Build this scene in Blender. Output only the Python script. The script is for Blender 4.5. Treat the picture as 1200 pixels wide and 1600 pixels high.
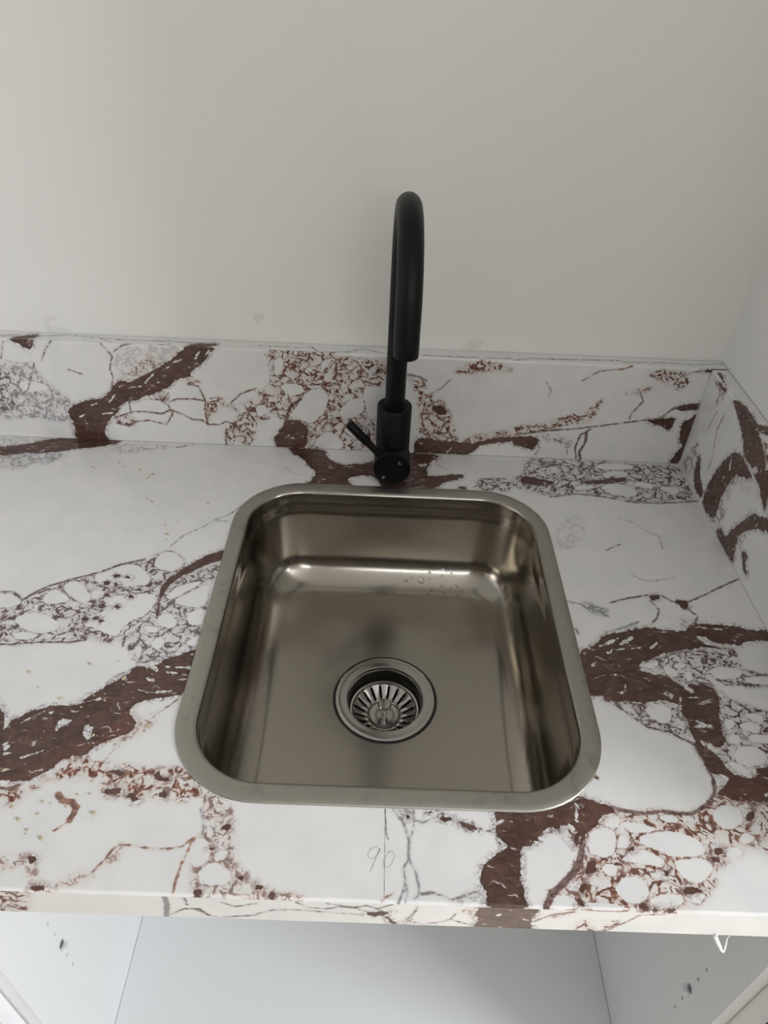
import bpy, bmesh, math, random
import numpy as np
from mathutils import Matrix, Vector

for o in list(bpy.data.objects):
    bpy.data.objects.remove(o, do_unlink=True)
SC = bpy.context.scene
COL = SC.collection
Z0 = 0.90            # height of the worktop above the floor

# ------------------------------------------------------------------ camera
cam_d = bpy.data.cameras.new('camera')
cam_d.sensor_fit = 'VERTICAL'
cam_d.sensor_height = 36.0
cam_d.sensor_width = 27.0
cam_d.lens = 1118.99 / 1600 * 36.0
cam_d.clip_start = 0.02
cam = bpy.data.objects.new('camera', cam_d)
COL.objects.link(cam)
PITCH, YAW, ROLL = 0.678538, 0.015493, 0.050211
cp, sp, cy_, sy_ = math.cos(PITCH), math.sin(PITCH), math.cos(YAW), math.sin(YAW)
fw = Vector((sy_ * cp, cy_ * cp, -sp))
rt = Vector((cy_, -sy_, 0))
up = rt.cross(fw)
r2 = math.cos(ROLL) * rt + math.sin(ROLL) * up
u2 = -math.sin(ROLL) * rt + math.cos(ROLL) * up
M = Matrix(((r2.x, u2.x, -fw.x, -0.40929), (r2.y, u2.y, -fw.y, -0.80577), (r2.z, u2.z, -fw.z, 0.54458 + Z0), (0, 0, 0, 1)))
cam.matrix_world = M
SC.camera = cam

# ------------------------------------------------------------------ light
SC.view_settings.view_transform = 'Standard'
SC.view_settings.look = 'None'
SC.view_settings.gamma = 1.0
SC.view_settings.use_curve_mapping = False
SC.view_settings.exposure = 0.2
w = bpy.data.worlds.new('sky'); SC.world = w; w.use_nodes = True
w.node_tree.nodes['Background'].inputs[0].default_value = (0.72, 0.84, 1.0, 1)
w.node_tree.nodes['Background'].inputs[1].default_value = 1.0

def area(name, loc, rot, sx, sy, power, col):
    d = bpy.data.lights.new(name, 'AREA'); d.shape = 'RECTANGLE'; d.size = sx; d.size_y = sy
    d.energy = power; d.color = col
    o = bpy.data.objects.new(name, d); COL.objects.link(o); o.location = loc; o.rotation_euler = rot
    return o
# daylight through the big side window (right), a small front window behind the camera and an added weak fill from the left, standing in for bounce
area('daylight_side_window', (1.96, -1.75, 1.80), (math.radians(90), 0, math.radians(90)), 1.00, 1.00, 70, (0.945, 0.98, 1.05))
area('daylight_front_window', (0.05, -3.26, 2.05), (math.radians(90), 0, 0), 1.10, 0.36, 6.5, (0.96, 0.985, 1.02))
area('left_bounce_fill', (-2.86, -1.2, 1.75), (math.radians(90), 0, math.radians(-90)), 1.4, 1.0, 1.5, (1.0, 0.97, 0.92))

# low sun through the side window: a bright patch on the floor in front of the open cabinet
sd = bpy.data.lights.new('sun', 'SUN'); sd.energy = 6.0; sd.angle = math.radians(0.6); sd.color = (1.0, 0.985, 0.96)
sun = bpy.data.objects.new('sun', sd); COL.objects.link(sun); sun.location = (4, -2, 4)
sun.rotation_euler = Vector((-1.0, 0.16, -0.96)).to_track_quat('-Z', 'Y').to_euler()

# ------------------------------------------------------------------ helpers
def mat_new(name):
    m = bpy.data.materials.new(name); m.use_nodes = True
    return m, m.node_tree.nodes, m.node_tree.links, m.node_tree.nodes['Principled BSDF']

class NT:
    """small helper to write node graphs"""
    def __init__(s, m):
        s.t = m.node_tree; s.n = s.t.nodes; s.l = s.t.links
    def put(s, sock, v):
        if isinstance(v, bpy.types.NodeSocket): s.l.new(v, sock)
        elif v is not None:
            if sock.type == 'RGBA' and len(v) == 3: v = (*v, 1)
            sock.default_value = v
    def math(s, op, a, b=None, c=None, clamp=False):
        k = s.n.new('ShaderNodeMath'); k.operation = op; k.use_clamp = clamp
        s.put(k.inputs[0], a)
        if b is not None: s.put(k.inputs[1], b)
        if c is not None: s.put(k.inputs[2], c)
        return k.outputs[0]
    def vmath(s, op, a, b=None, scale=None):
        k = s.n.new('ShaderNodeVectorMath'); k.operation = op
        s.put(k.inputs[0], a)
        if b is not None: s.put(k.inputs[1], b)
        if scale is not None: s.put(k.inputs['Scale'], scale)
        return k.outputs[0]
    def step(s, v, a, b, lo=0.0, hi=1.0):
        k = s.n.new('ShaderNodeMapRange'); k.interpolation_type = 'SMOOTHSTEP'
        s.put(k.inputs[0], v); s.put(k.inputs[1], a); s.put(k.inputs[2], b); s.put(k.inputs[3], lo); s.put(k.inputs[4], hi)
        return k.outputs[0]
    def mix(s, f, a, b):
        k = s.n.new('ShaderNodeMix'); k.data_type = 'RGBA'
        s.put(k.inputs['Factor'], f); s.put(k.inputs[6], a); s.put(k.inputs[7], b)
        return k.outputs[2]
    def noise(s, vec, scale, detail=3, rough=0.55, out='Fac', dist=0.0):
        k = s.n.new('ShaderNodeTexNoise'); s.put(k.inputs['Vector'], vec)
        k.inputs['Scale'].default_value = scale; k.inputs['Detail'].default_value = detail
        k.inputs['Roughness'].default_value = rough; k.inputs['Distortion'].default_value = dist
        return k.outputs[out]
    def voro(s, vec, scale, feat='DISTANCE_TO_EDGE', out='Distance', rnd=1.0):
        k = s.n.new('ShaderNodeTexVoronoi'); k.feature = feat; s.put(k.inputs['Vector'], vec)
        k.inputs['Scale'].default_value = scale; k.inputs['Randomness'].default_value = rnd
        return k.outputs[out]
    def attr(s, name):
        k = s.n.new('ShaderNodeAttribute'); k.attribute_name = name
        return k.outputs['Fac']
    def coord(s, which='Object'):
        return s.n.new('ShaderNodeTexCoord').outputs[which]
    def mapping(s, vec, scale=(1, 1, 1), rot=(0, 0, 0), loc=(0, 0, 0)):
        k = s.n.new('ShaderNodeMapping'); s.put(k.inputs[0], vec)
        k.inputs['Scale'].default_value = scale; k.inputs['Rotation'].default_value = rot; k.inputs['Location'].default_value = loc
        return k.outputs[0]
    def bump(s, h, strength, dist):
        k = s.n.new('ShaderNodeBump'); k.inputs['Strength'].default_value = strength; k.inputs['Distance'].default_value = dist
        s.put(k.inputs['Height'], h); return k.outputs[0]

def plain(name, col, rough=0.5, metal=0.0, var=0.04, scale=6.0, bump=0.0, bscale=300.0, spec=0.5):
    m, n, l, b = mat_new(name); g = NT(m)
    c = g.coord()
    f = g.noise(c, scale, 4)
    a = tuple(max(0, x * (1 - var)) for x in col); d = tuple(min(1, x * (1 + var)) for x in col)
    g.put(b.inputs['Base Color'], g.mix(f, a, d))
    b.inputs['Roughness'].default_value = rough; b.inputs['Metallic'].default_value = metal
    b.inputs['Specular IOR Level'].default_value = spec
    if bump: g.put(b.inputs['Normal'], g.bump(g.noise(c, bscale, 3), bump, 0.001))
    return m

def link(name, me, mat=None, parent=None, smooth=False):
    o = bpy.data.objects.new(name, me); COL.objects.link(o)
    if mat: me.materials.append(mat)
    if parent: o.parent = parent
    if smooth:
        me.polygons.foreach_set('use_smooth', [True] * len(me.polygons))
    return o
def from_bm(name, bm, mat=None, parent=None, smooth=False, sharp=None):
    me = bpy.data.meshes.new(name); bmesh.ops.recalc_face_normals(bm, faces=bm.faces)
    bm.to_mesh(me); bm.free()
    o = link(name, me, mat, parent, smooth)
    if sharp and smooth:
        me.set_sharp_from_angle(angle=math.radians(sharp))
    return o
def empty(name, loc=(0, 0, 0)):
    o = bpy.data.objects.new(name, None); COL.objects.link(o); o.location = loc; o.empty_display_size = 0.05
    return o
def tag(o, label=None, cat=None, group=None, kind=None):
    if label: o['label'] = label
    if cat: o['category'] = cat
    if group: o['group'] = group
    if kind: o['kind'] = kind
    return o
def add_box(bm, x0, x1, y0, y1, z0, z1, bevel=0.0, seg=2):
    r = bmesh.ops.create_cube(bm, size=1.0, matrix=Matrix.Translation(((x0 + x1) / 2, (y0 + y1) / 2, (z0 + z1) / 2)) @ Matrix.Diagonal((x1 - x0, y1 - y0, z1 - z0, 1)))
    if bevel:
        es = list({e for v in r['verts'] for e in v.link_edges})
        bmesh.ops.bevel(bm, geom=es, offset=bevel, segments=seg, affect='EDGES', profile=0.5)
def box(name, x0, x1, y0, y1, z0, z1, mat, parent=None, bevel=0.0, seg=2):
    bm = bmesh.new(); add_box(bm, x0, x1, y0, y1, z0, z1, bevel, seg)
    return from_bm(name, bm, mat, parent)
def add_lathe(bm, prof, n=64, mtx=None, close=False):
    """prof: list of (radius, height); revolved about local z"""
    rings = []
    for r, z in prof:
        if r < 1e-6:
            v = bm.verts.new((0, 0, z)); rings.append([v] * n)
        else:
            rings.append([bm.verts.new((r * math.cos(2 * math.pi * i / n), r * math.sin(2 * math.pi * i / n), z)) for i in range(n)])
    vs = {v for rg in rings for v in rg}
    prs = list(zip(rings, rings[1:])) + ([(rings[-1], rings[0])] if close else [])
    for a, b in prs:
        for i in range(n):
            j = (i + 1) % n
            q = []
            for v in (a[i], a[j], b[j], b[i]):
                if v not in q: q.append(v)
            if len(q) >= 3: bm.faces.new(q)
    if mtx is not None: bmesh.ops.transform(bm, matrix=mtx, verts=list(vs))
def lathe(name, prof, mat, parent=None, n=64, mtx=None, close=False, sharp=40):
    bm = bmesh.new(); add_lathe(bm, prof, n, mtx, close)
    return from_bm(name, bm, mat, parent, True, sharp)
def add_tube(bm, pts, rad, n=32, caps=True):
    pts = [Vector(p) for p in pts]
    rads = rad if isinstance(rad, (list, tuple)) else [rad] * len(pts)
    t0 = (pts[1] - pts[0]).normalized()
    ref = Vector((1, 0, 0)) if abs(t0.x) < 0.9 else Vector((0, 1, 0))
    u = t0.cross(ref).normalized(); rings = []
    for i, q in enumerate(pts):
        t = (pts[min(i + 1, len(pts) - 1)] - pts[max(i - 1, 0)]).normalized()
        u = (u - t * u.dot(t)).normalized(); v = t.cross(u)
        rings.append([bm.verts.new(q + rads[i] * (math.cos(2 * math.pi * k / n) * u + math.sin(2 * math.pi * k / n) * v)) for k in range(n)])
    for a, b in zip(rings, rings[1:]):
        for k in range(n): bm.faces.new((a[k], a[(k + 1) % n], b[(k + 1) % n], b[k]))
    if caps:
        bm.faces.new(rings[0][::-1]); bm.faces.new(rings[-1])
    return rings

# ------------------------------------------------------------------ marble: traced veins
# plane, kind (b brown, w white cell, s white fragment, z veined zone, l line, k pale streak), parameters, flat list of mm coordinates
TR = [
('top','b',(),[-959.3,-38.1,-878.4,-19.6,-857.6,-7.7,-835.5,1.8,-755.2,1.6,-760.1,-10.7,-788.4,-19.4,-804.5,-21.6,-821,-30.4,-846.2,-37.2,-865.7,-37.2,-882.5,-43.3,-951.3,-54.7]),
('top','z',(0, 1, 0.8),[-950.2,-57,-867.8,-38.8,-830.1,-36,-810.3,-37.1,-825.7,-55.2,-841.6,-63.5,-861.5,-74.2,-941.5,-75.3]),
('top','z',(0.2, 0.6, 0.4),[-974.6,-6.2,-837.9,0.6,-875.6,-19.3,-959.7,-37.2]),
('top','z',(0.3, 0.2, 0.4),[-768.8,-19,-739.3,-4,-658.9,-5.7,-711.5,-22.3,-747.8,-32.5]),
('top','l',(1.2, 0, 1),[-637.7,-206.9,-627.7,-188,-609.3,-171.6,-597.3,-157.2,-581.7,-146.2,-571.9,-129.2]),
('top','l',(0.9, 0, 1),[-596.9,-159.2,-576.7,-159.9,-575.4,-181]),
('top','l',(1.2, 0.0, 0.0),[-680.3,-11.4,-656.6,-2.9]),
('top','b',(),[-575.1,-208.6,-591.4,-216.7,-604,-229.6,-613.6,-238.7,-620.3,-249.2,-627.8,-256.2,-630.9,-266.1,-631,-278.8,-628.7,-287.9,-626.2,-284.7,-624.9,-272.1,-618,-258.9,-606.7,-248.4,-595.2,-237.7,-585.1,-230.3,-573.2,-225.1]),
('top','z',(0.15, 0.15, 1),[-837.1,-293.1,-780.8,-287,-765.2,-298.3,-761.8,-290.5,-748.7,-279,-727,-265,-699.7,-252,-682.9,-239.4,-668.4,-233.4,-657.9,-229.3,-644.8,-216.3,-633.1,-215.6,-618.6,-227,-613.2,-240.4,-627.4,-257.8,-631.4,-277.2,-625.1,-310.2,-632.4,-314.9,-643.1,-322.6,-655.2,-331.7,-658.1,-342.9,-658.8,-353.7,-680.5,-344,-691.8,-347.3,-698.9,-350.4,-729.7,-350.5,-743.6,-356.6,-756.2,-355.9,-809.6,-350.5]),
('top','w',(),[-765.7,-323.3,-752.5,-313.9,-734.6,-315.9,-715.9,-329.2,-720.1,-337.8,-733.3,-341.2,-749.7,-336.5]),
('top','w',(),[-748.2,-297.4,-742.2,-278.6,-725.3,-288.6,-718.3,-295.8,-735.3,-302.7]),
('top','w',(),[-734.1,-276.6,-724.3,-266.5,-713.3,-272.3,-698.4,-290.2,-701.8,-299.4,-717.2,-292.7]),
('top','w',(),[-649.2,-235.7,-644.4,-218.1,-633.1,-215.6,-618.2,-228.8,-616.6,-240.6,-627.5,-247.9,-642.4,-243.8]),
('top','w',(),[-687.6,-289.6,-671.2,-285.6,-637.2,-280.7,-631.5,-289.6,-635.7,-310.7,-653.5,-323.2,-657.4,-341.5,-667.9,-337.9,-682.9,-330.3,-696.3,-328.2,-682.2,-313.2,-679.5,-301.2]),
('top','w',(),[-708.7,-259.1,-692.7,-245,-669.7,-236.9,-649.3,-252.5,-645,-268.5,-657.8,-270.8,-675,-273.3,-692.5,-274.3]),
('top','w',(),[-836.4,-294.6,-782.6,-288,-767.7,-297.6,-767.1,-304.4,-777.9,-309.4,-828,-312.1]),
('top','w',(),[-758.7,-342.5,-746.6,-339.1,-730.8,-342.5,-736.8,-348.2,-750.3,-350.2]),
('top','b',(),[-685.8,-257.8,-683.7,-254.8,-678.2,-256.4,-678.9,-260.4,-683,-260.3]),
('top','b',(),[-674.1,-258.8,-672.1,-255.8,-666.6,-257.4,-667.3,-261.4,-671.4,-261.3]),
('top','b',(),[-693.7,-268.6,-691.7,-265.6,-686.2,-267.3,-686.8,-271.1,-690.9,-271]),
('top','b',(),[-683,-270.6,-681,-267.6,-675.5,-269.2,-676.1,-273.1,-680.2,-273]),
('top','b',(),[-663.2,-286.7,-661.2,-283.8,-655.8,-285.4,-656.5,-289.1,-660.5,-289]),
('top','b',(),[-688.1,-285.9,-686.2,-283,-680.8,-284.6,-681.4,-288.3,-685.4,-288.2]),
('top','b',(),[-672.5,-302.1,-670.6,-299.3,-665.3,-300.8,-666,-304.4,-669.9,-304.3]),
('top','b',(),[-687.4,-301.7,-685.5,-298.9,-680.2,-300.4,-680.8,-304,-684.7,-303.9]),
('top','b',(),[-699.6,-319.9,-697.7,-317.2,-692.6,-318.6,-693.1,-322.1,-696.9,-322]),
('top','b',(),[-688.6,-317.8,-686.7,-315.1,-681.5,-316.6,-682.1,-320.1,-685.9,-320]),
('top','b',(),[-680.9,-321.7,-679,-319.1,-673.9,-320.5,-674.5,-324,-678.3,-323.9]),
('top','l',(2, 0.0, 0.0),[-837.5,-292.2,-781.2,-286.1,-766.3,-298.4,-761.8,-290.5,-749.3,-277.4,-727,-265,-699.7,-252,-682.9,-239.4,-660,-230.2]),
('top','l',(2, 0.0, 0.0),[-805.9,-358.3,-752.2,-355.7,-729.2,-351.9,-698.9,-350.4,-685.7,-347]),
('top','z',(0.1, 0.35, 1),[-625.1,-310.2,-628.5,-280.2,-616.8,-263.7,-604.1,-249.9,-575.8,-229.7,-580.1,-255.1,-578.5,-295.8,-577.3,-322.1,-576.4,-336.1,-577,-352.3,-588,-358.2,-598.2,-366.5,-611.6,-369.7,-626.4,-374.2,-635.6,-363.1,-651.6,-350.7,-656.8,-340.1,-653.9,-328.9,-637,-313.7]),
('top','w',(),[-623.6,-286.1,-613.9,-266.7,-588.4,-258.9,-599.1,-272.3,-615.2,-288.7]),
('top','w',(),[-624.3,-313,-613,-306.6,-602.1,-320.5,-607.4,-329.3,-621.7,-323]),
('top','w',(),[-597.4,-308.7,-586.2,-300.7,-578.3,-301.8,-577.3,-322.1,-589.9,-322.7]),
('top','w',(),[-590.5,-347.7,-577,-333.3,-576.6,-349.6]),
('top','w',(),[-623.1,-349.3,-615.7,-338,-608.5,-345.9,-612.9,-356.7]),
('top','w',(),[-636,-325.1,-620.6,-327.2,-618.8,-334.1,-629.2,-334.6]),
('top','w',(),[-616.7,-291.8,-598.4,-275.4,-582.2,-261.8,-579.6,-295.9,-593,-299.6]),
('top','l',(3, 0.0, 0.0),[-629.5,-280.2,-627.8,-295.5,-625.1,-311.6]),
('top','l',(1.3, 0, 0.4),[-619.4,-271.8,-607.5,-264.8,-580.4,-253.5]),
('top','l',(1.2, 0.0, 0.0),[-648.3,-393.8,-640.8,-386.1,-630.5,-380.7]),
('top','b',(),[-575.3,-350.9,-587.7,-359.5,-598.9,-363.9,-608.9,-372.1,-611.5,-377.3,-623.7,-376.6,-628,-375.5,-633,-385.8,-642.5,-393.6,-654.1,-406,-663.2,-413.4,-664.6,-420.4,-673.5,-421.9,-686.5,-422.5,-699.7,-427.6,-712.2,-433.7,-719.5,-442.7,-721.3,-451.3,-755.6,-463.2,-739.9,-495.9,-695.1,-496.4,-685.9,-493.8,-680.1,-495.5,-673.8,-489.5,-666.7,-485.4,-664.3,-477.5,-655.3,-473.2,-643.7,-470.7,-640.4,-464.5,-633.2,-459.1,-625.6,-454.7,-616.3,-449,-610.3,-444.5,-610.9,-435.9,-620.8,-427.5,-617.8,-418.3,-606,-412.7,-591.3,-410.2,-574.9,-406,-574.6,-390.4,-575.5,-373]),
('top','s',(),[-654.4,-442.1,-651.4,-439.8,-646.4,-443.9,-644.7,-454.4,-648,-455.6,-653.5,-448.5]),
('top','s',(),[-678.3,-449.5,-678.7,-441,-674.3,-435.3,-668.5,-436.2,-667.1,-442.6,-674.9,-444,-676.6,-451.6]),
('top','s',(),[-716.1,-463.6,-712.1,-460.3,-709.1,-465.3,-712.2,-468.5]),
('top','s',(),[-624.4,-374.1,-611.5,-373.5,-606.3,-382,-615.2,-378.7]),
('top','k',(1.5,),[-665,-419.3,-649.6,-414]),
('top','k',(1.5,),[-614.5,-388.6,-602.8,-395.3]),
('top','k',(1.5,),[-618.2,-403.2,-604,-405.6,-589.2,-403.1]),
('top','k',(1.5,),[-708.7,-442.3,-693.7,-428.4]),
('top','k',(1.5,),[-690.2,-432.7,-684.5,-428]),
('top','k',(1.5,),[-695.4,-474.8,-680.3,-468.2]),
('top','k',(1.5,),[-710.5,-472.5,-700,-470]),
('top','k',(1.5,),[-598.4,-381.7,-576,-384.3]),
('top','k',(1.5,),[-600,-375.5,-575.9,-375.6]),
('top','k',(1.5,),[-634.3,-398,-633.5,-390.7]),
('top','z',(1, 0, 0.7),[-610.9,-435.9,-602.2,-426.7,-593.6,-430.7,-597.5,-444,-606.7,-450.7,-614.5,-455.2,-620.3,-465.8,-625.2,-455.7,-616.3,-449]),
('top','l',(1.0, 0.8, 0.0),[-579.7,-410.2,-587.1,-419.2,-596,-428.6,-600.5,-439.8]),
('top','w',(),[-639.4,-467.5,-630,-458,-624.3,-458.8,-623.2,-467.9,-627.8,-476.1,-638.9,-474.5]),
('top','z',(0.85, 0.0, 1),[-731.3,-513.9,-679.6,-501,-673.3,-495.2,-663.5,-489.1,-654.6,-475.2,-634.9,-470.4,-620.2,-477.7,-602.2,-479,-583.9,-481.2,-563.7,-477.4,-543.3,-490.1,-539.7,-506.7,-552.8,-509,-563.3,-507.6,-580.9,-505.5,-589.7,-510.4,-599.1,-507.1,-618.2,-506,-623.4,-495.1,-639.3,-493.9,-658.7,-492.7,-671.9,-498.9,-678.1,-504.7,-684.6,-517.5,-726.3,-524.3]),
('top','b',(),[-620.2,-499.7,-613.4,-499.4,-604.7,-500,-605.3,-503.7,-616.5,-506]),
('top','b',(),[-600.2,-503.5,-593.7,-502.4,-587.5,-509.4,-593.3,-509.6]),
('top','b',(),[-583.9,-487.9,-580.2,-482,-575,-488.5,-567.9,-489.2,-574.1,-492.3]),
('top','b',(),[-623,-485.6,-615.2,-482.4,-603.4,-486.8,-609.7,-488.9]),
('top','b',(),[-578.5,-501.8,-568.5,-500.5,-568.8,-506,-575.8,-505.3]),
('top','l',(5, 0.8, 0.0),[-653.7,-506.5,-648.7,-510.8,-639.7,-512.3,-634.9,-516.5,-635.8,-521,-637,-527.1]),
('top','l',(1.5, 1, 0.0),[-637,-527.1,-641.1,-531.5,-646,-535.9]),
('top','l',(2, 0.3, 0.0),[-738.6,-502.4,-694.3,-502.5,-687,-499.5]),
('top','z',(1, 0, 0.7),[-709.2,-560.1,-664.1,-555.3,-656,-555.9,-649.6,-558,-647.5,-567.3,-642.3,-574.7,-635.6,-578.2,-646.6,-579.3,-651.1,-571.9,-656.9,-561.4,-664.9,-564.8,-706.3,-566.2]),
('top','b',(),[-657.2,-556.7,-655,-554.2,-650.7,-557.3,-650.4,-562,-654.6,-561.3]),
('top','b',(),[-646.8,-577.1,-636.9,-576.7,-635.1,-579.5,-646.4,-579.9]),
('top','z',(1, 0, 0.8),[-636.6,-577.5,-627.7,-572.7,-620.4,-567.1,-611.6,-565.3,-605.2,-565.8,-609.3,-572.1,-618.5,-576.9,-628.3,-579.4]),
('top','l',(1.3, 0.8, 0.0),[-606.8,-565.9,-600.4,-556.3,-596.6,-548.2,-592.9,-544.5,-579.8,-545.2,-568.1,-546.9,-555.3,-546.7,-546.1,-544.5,-538.1,-537.1]),
('top','z',(1, 0, 0.6),[-606.2,-562.8,-599.6,-553.9,-592.6,-545.6,-585.3,-548.6,-592.6,-556,-601.8,-561.9]),
('top','l',(1.2, 1, 0.0),[-538.7,-537.9,-540.5,-547.8,-543.1,-557.5,-544.5,-571.4,-544.2,-578.9]),
('top','z',(0.8, 0.1, 0.8),[-538,-506.6,-531.8,-495.3,-522.5,-498.7,-513,-512.9,-509.6,-531.9,-505.1,-548.2,-505.5,-554.6,-494.4,-563.6,-485.9,-568,-484.1,-579.9,-501.1,-578.9,-531.6,-579.9,-535.7,-561.9,-526.1,-555.3,-534.7,-537.8,-529.9,-529.2,-535.4,-519]),
('top','w',(),[-538.6,-549.4,-536.5,-537,-527.8,-539.2,-522.8,-552,-528.6,-558.6,-534.9,-558.8]),
('top','w',(),[-529.5,-561.7,-519.8,-555.1,-507.8,-559.4,-504.3,-570.1,-516.4,-572,-525.8,-571.6]),
('top','w',(),[-521,-548.8,-512.1,-545.2,-509.3,-551.6,-518.2,-555.1]),
('top','b',(),[-531.1,-575.5,-524.4,-574.5,-523.3,-579.7,-530.1,-579.9]),
('top','b',(),[-520.6,-526.3,-511.5,-526,-511.6,-530.2,-518.1,-530.5]),
('top','b',(),[-525.2,-544.1,-521.2,-543.9,-521,-548.8,-523.3,-549.7]),
('top','b',(),[-500.6,-564.6,-495.1,-564.4,-496.9,-567.6]),
('top','b',(),[-510.4,-554,-504.9,-553.8,-505.2,-556.2]),
('top','l',(1.2, 0, 1),[-538.2,-513.8,-533.5,-524.2,-532.1,-534.4]),
('top','l',(1.0, 0.3, 0.3),[-564.9,-487.2,-556.7,-484.9,-545,-490.2,-540,-501.2]),
('top','z',(1, 0, 0.8),[-485.7,-569.5,-478.9,-573,-473.8,-576.6,-461.4,-576.2,-447.2,-579,-483.8,-581.3]),
('top','b',(),[-475.2,-577.4,-472.3,-575.8,-470.5,-577.9,-472.5,-579.8]),
('top','b',(),[-485.6,-570.2,-480.6,-572.3,-481.8,-574.6,-485,-574]),
('top','l',(1.6, 0, 1),[-385.9,-509,-377.4,-518.5,-375,-527,-372.9,-533.7,-373.5,-548.5,-377.6,-555,-376,-562.8,-377.7,-571.9,-380.8,-579.5]),
('top','l',(1.3, 0, 1),[-369,-519,-370,-526.8,-372.9,-533.7]),
('top','l',(1.8, 0, 1),[-373.5,-548.5,-368.8,-556.3,-366.6,-565.5,-366,-573.1,-369.9,-576.9]),
('top','l',(1.3, 0, 1),[-375.3,-565.8,-374.2,-571.8,-376.2,-579.3]),
('top','l',(1.4, 0, 1),[-368.8,-508.4,-369.8,-517.3,-362.2,-518.8,-353.6,-515,-346.6,-510.3,-349.9,-507.7]),
('top','z',(0, 1, 0.9),[-385.9,-509,-370.5,-508.5,-370.6,-516.5,-377.4,-514.9]),
('top','l',(1.5, 1, 0.0),[-385.5,-573.7,-391.7,-576.9,-393.2,-579.1]),
('top','l',(1.5, 0.3, 0.6),[-366,-573.1,-355.8,-572,-348.1,-574,-343.5,-576.8,-335.6,-574.3,-324.3,-570.2]),
('top','l',(1.3, 0.3, 0.0),[-346.7,-511.2,-335.1,-516.9,-320.2,-521.6,-307.1,-524.6]),
('top','b',(),[-350.2,-514.8,-343.4,-512.8,-336.7,-515.2,-341.9,-518]),
('top','b',(),[-335.1,-517.8,-327.6,-518.7,-317,-522.9,-325.4,-523.2]),
('top','b',(),[-375.7,-514,-371.4,-513,-371.5,-515.6,-374.9,-516.6]),
('top','b',(),[-360.3,-510.8,-353.4,-508.7,-349.9,-507.7,-358.6,-511.6]),
('top','z',(0, 1, 0.5),[-327.4,-569.5,-319.1,-564.7,-315.6,-569.9,-316.6,-580.3,-342.1,-579.7,-335.6,-574.3]),
('top','b',(),[-304.7,-505.1,-304.3,-514,-302,-516.6,-306.1,-523.7,-301.2,-532,-295.9,-536.8,-307.3,-543,-314.3,-548.1,-319.9,-556.2,-320.6,-564,-316.4,-569.2,-316.8,-581.8,-287.7,-580.9,-288.6,-573.5,-289.1,-566,-289.9,-553.6,-287.2,-545.5,-286.9,-537.3,-278.1,-533.7,-270.7,-528.4,-266.2,-521.4,-252.3,-519.1,-244.8,-515.4,-240.7,-520.5,-244.1,-529.1,-243.4,-534.2,-236.8,-530.6,-233.7,-523.7,-227.1,-520,-222.5,-514.6,-215.9,-508.1,-206.6,-505.1,-207.9,-499.7,-218.6,-496.4,-228.4,-493,-239.9,-488.8,-256.3,-492.2,-274.8,-498.5,-289.4,-503.6]),
('top','s',(),[-262.7,-509.8,-258.2,-508.4,-255.9,-510.1,-259.6,-512]),
('top','s',(),[-295,-514.6,-288.9,-514,-287.8,-516.1,-292.8,-517.5]),
('top','s',(),[-303.5,-514.9,-297.4,-513.8,-293.4,-515.4,-301.2,-517.4]),
('top','k',(1.6,),[-237.2,-498,-236.7,-504.4,-239.3,-513.4]),
('top','w',(),[-288.2,-547.2,-283.8,-538.9,-266.8,-524.8,-258.3,-524.5,-249.7,-532.7,-246.6,-542.5,-252,-553.9,-261.5,-562,-268.7,-566.9,-281,-564.2,-286.5,-558.2]),
('top','l',(5, 0.1, 0.0),[-238,-532.3,-242,-544,-248.8,-553.8,-258.4,-562.7,-267.6,-569.8,-273.8,-579]),
('top','z',(0.75, 0.05, 1),[-207.9,-499.7,-198.9,-502.1,-185.4,-503.4,-169.3,-501.9,-150.8,-503.9,-141.7,-502.7,-126.8,-494.8,-117,-486.9,-107.8,-480.9,-98.9,-495.6,-83.1,-491.3,-37.2,-487.7,-49.7,-515.3,-103.2,-529.2,-112.6,-536.2,-126.2,-541.6,-136.8,-548.4,-143.4,-558.1,-153.1,-567.6,-165.1,-575.5,-170.9,-578.9,-189.9,-579.8,-221.2,-580.2,-247.5,-579.9,-275.6,-580.8,-269.2,-569.9,-255.1,-561.8,-245.2,-552.1,-240,-542.3,-236,-530.5,-241.4,-523.9,-234.9,-516.8,-227.1,-520,-215.9,-508.1]),
('top','z',(0.2, 0.2, 1),[-270.7,-528.4,-266.1,-520.5,-252.2,-518.3,-240.7,-520.5,-237,-527.2,-243.4,-534.2,-250.2,-526]),
('top','w',(),[-235.1,-530.5,-227.1,-520,-216.4,-517.8,-209.1,-522.8,-214.4,-538.1,-223.4,-541.7,-232.7,-538.7]),
('top','w',(),[-218.7,-512.7,-208.3,-505.1,-202.7,-510.3,-208,-518.4,-216.2,-517]),
('top','w',(),[-209.9,-526.2,-204,-522.6,-198.9,-529.2,-205.2,-534.5,-211.7,-533.9]),
('top','w',(),[-204.8,-512.1,-188,-513.3,-173.9,-518,-190.1,-521.2,-198.4,-520.7]),
('top','w',(),[-192.9,-525.6,-181.3,-520,-162.1,-518.5,-144,-525.6,-141.7,-533.9,-147.9,-537.5,-168.5,-539.8,-177.1,-535.2,-189.4,-531.4]),
('top','w',(),[-210.6,-542.9,-200.6,-536,-190.1,-534,-175.7,-541.7,-180.9,-548.3,-189.9,-545.4,-206,-544.4]),
('top','w',(),[-169,-541.5,-145.1,-539,-139.6,-546.9,-151.1,-556.8,-160,-559.4,-166.4,-554.2,-169.3,-547.9]),
('top','w',(),[-220.4,-563.7,-212.3,-556.5,-200.7,-555.3,-194.2,-561.3,-196.8,-570.5,-207.5,-575.4,-217.4,-571.2]),
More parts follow.
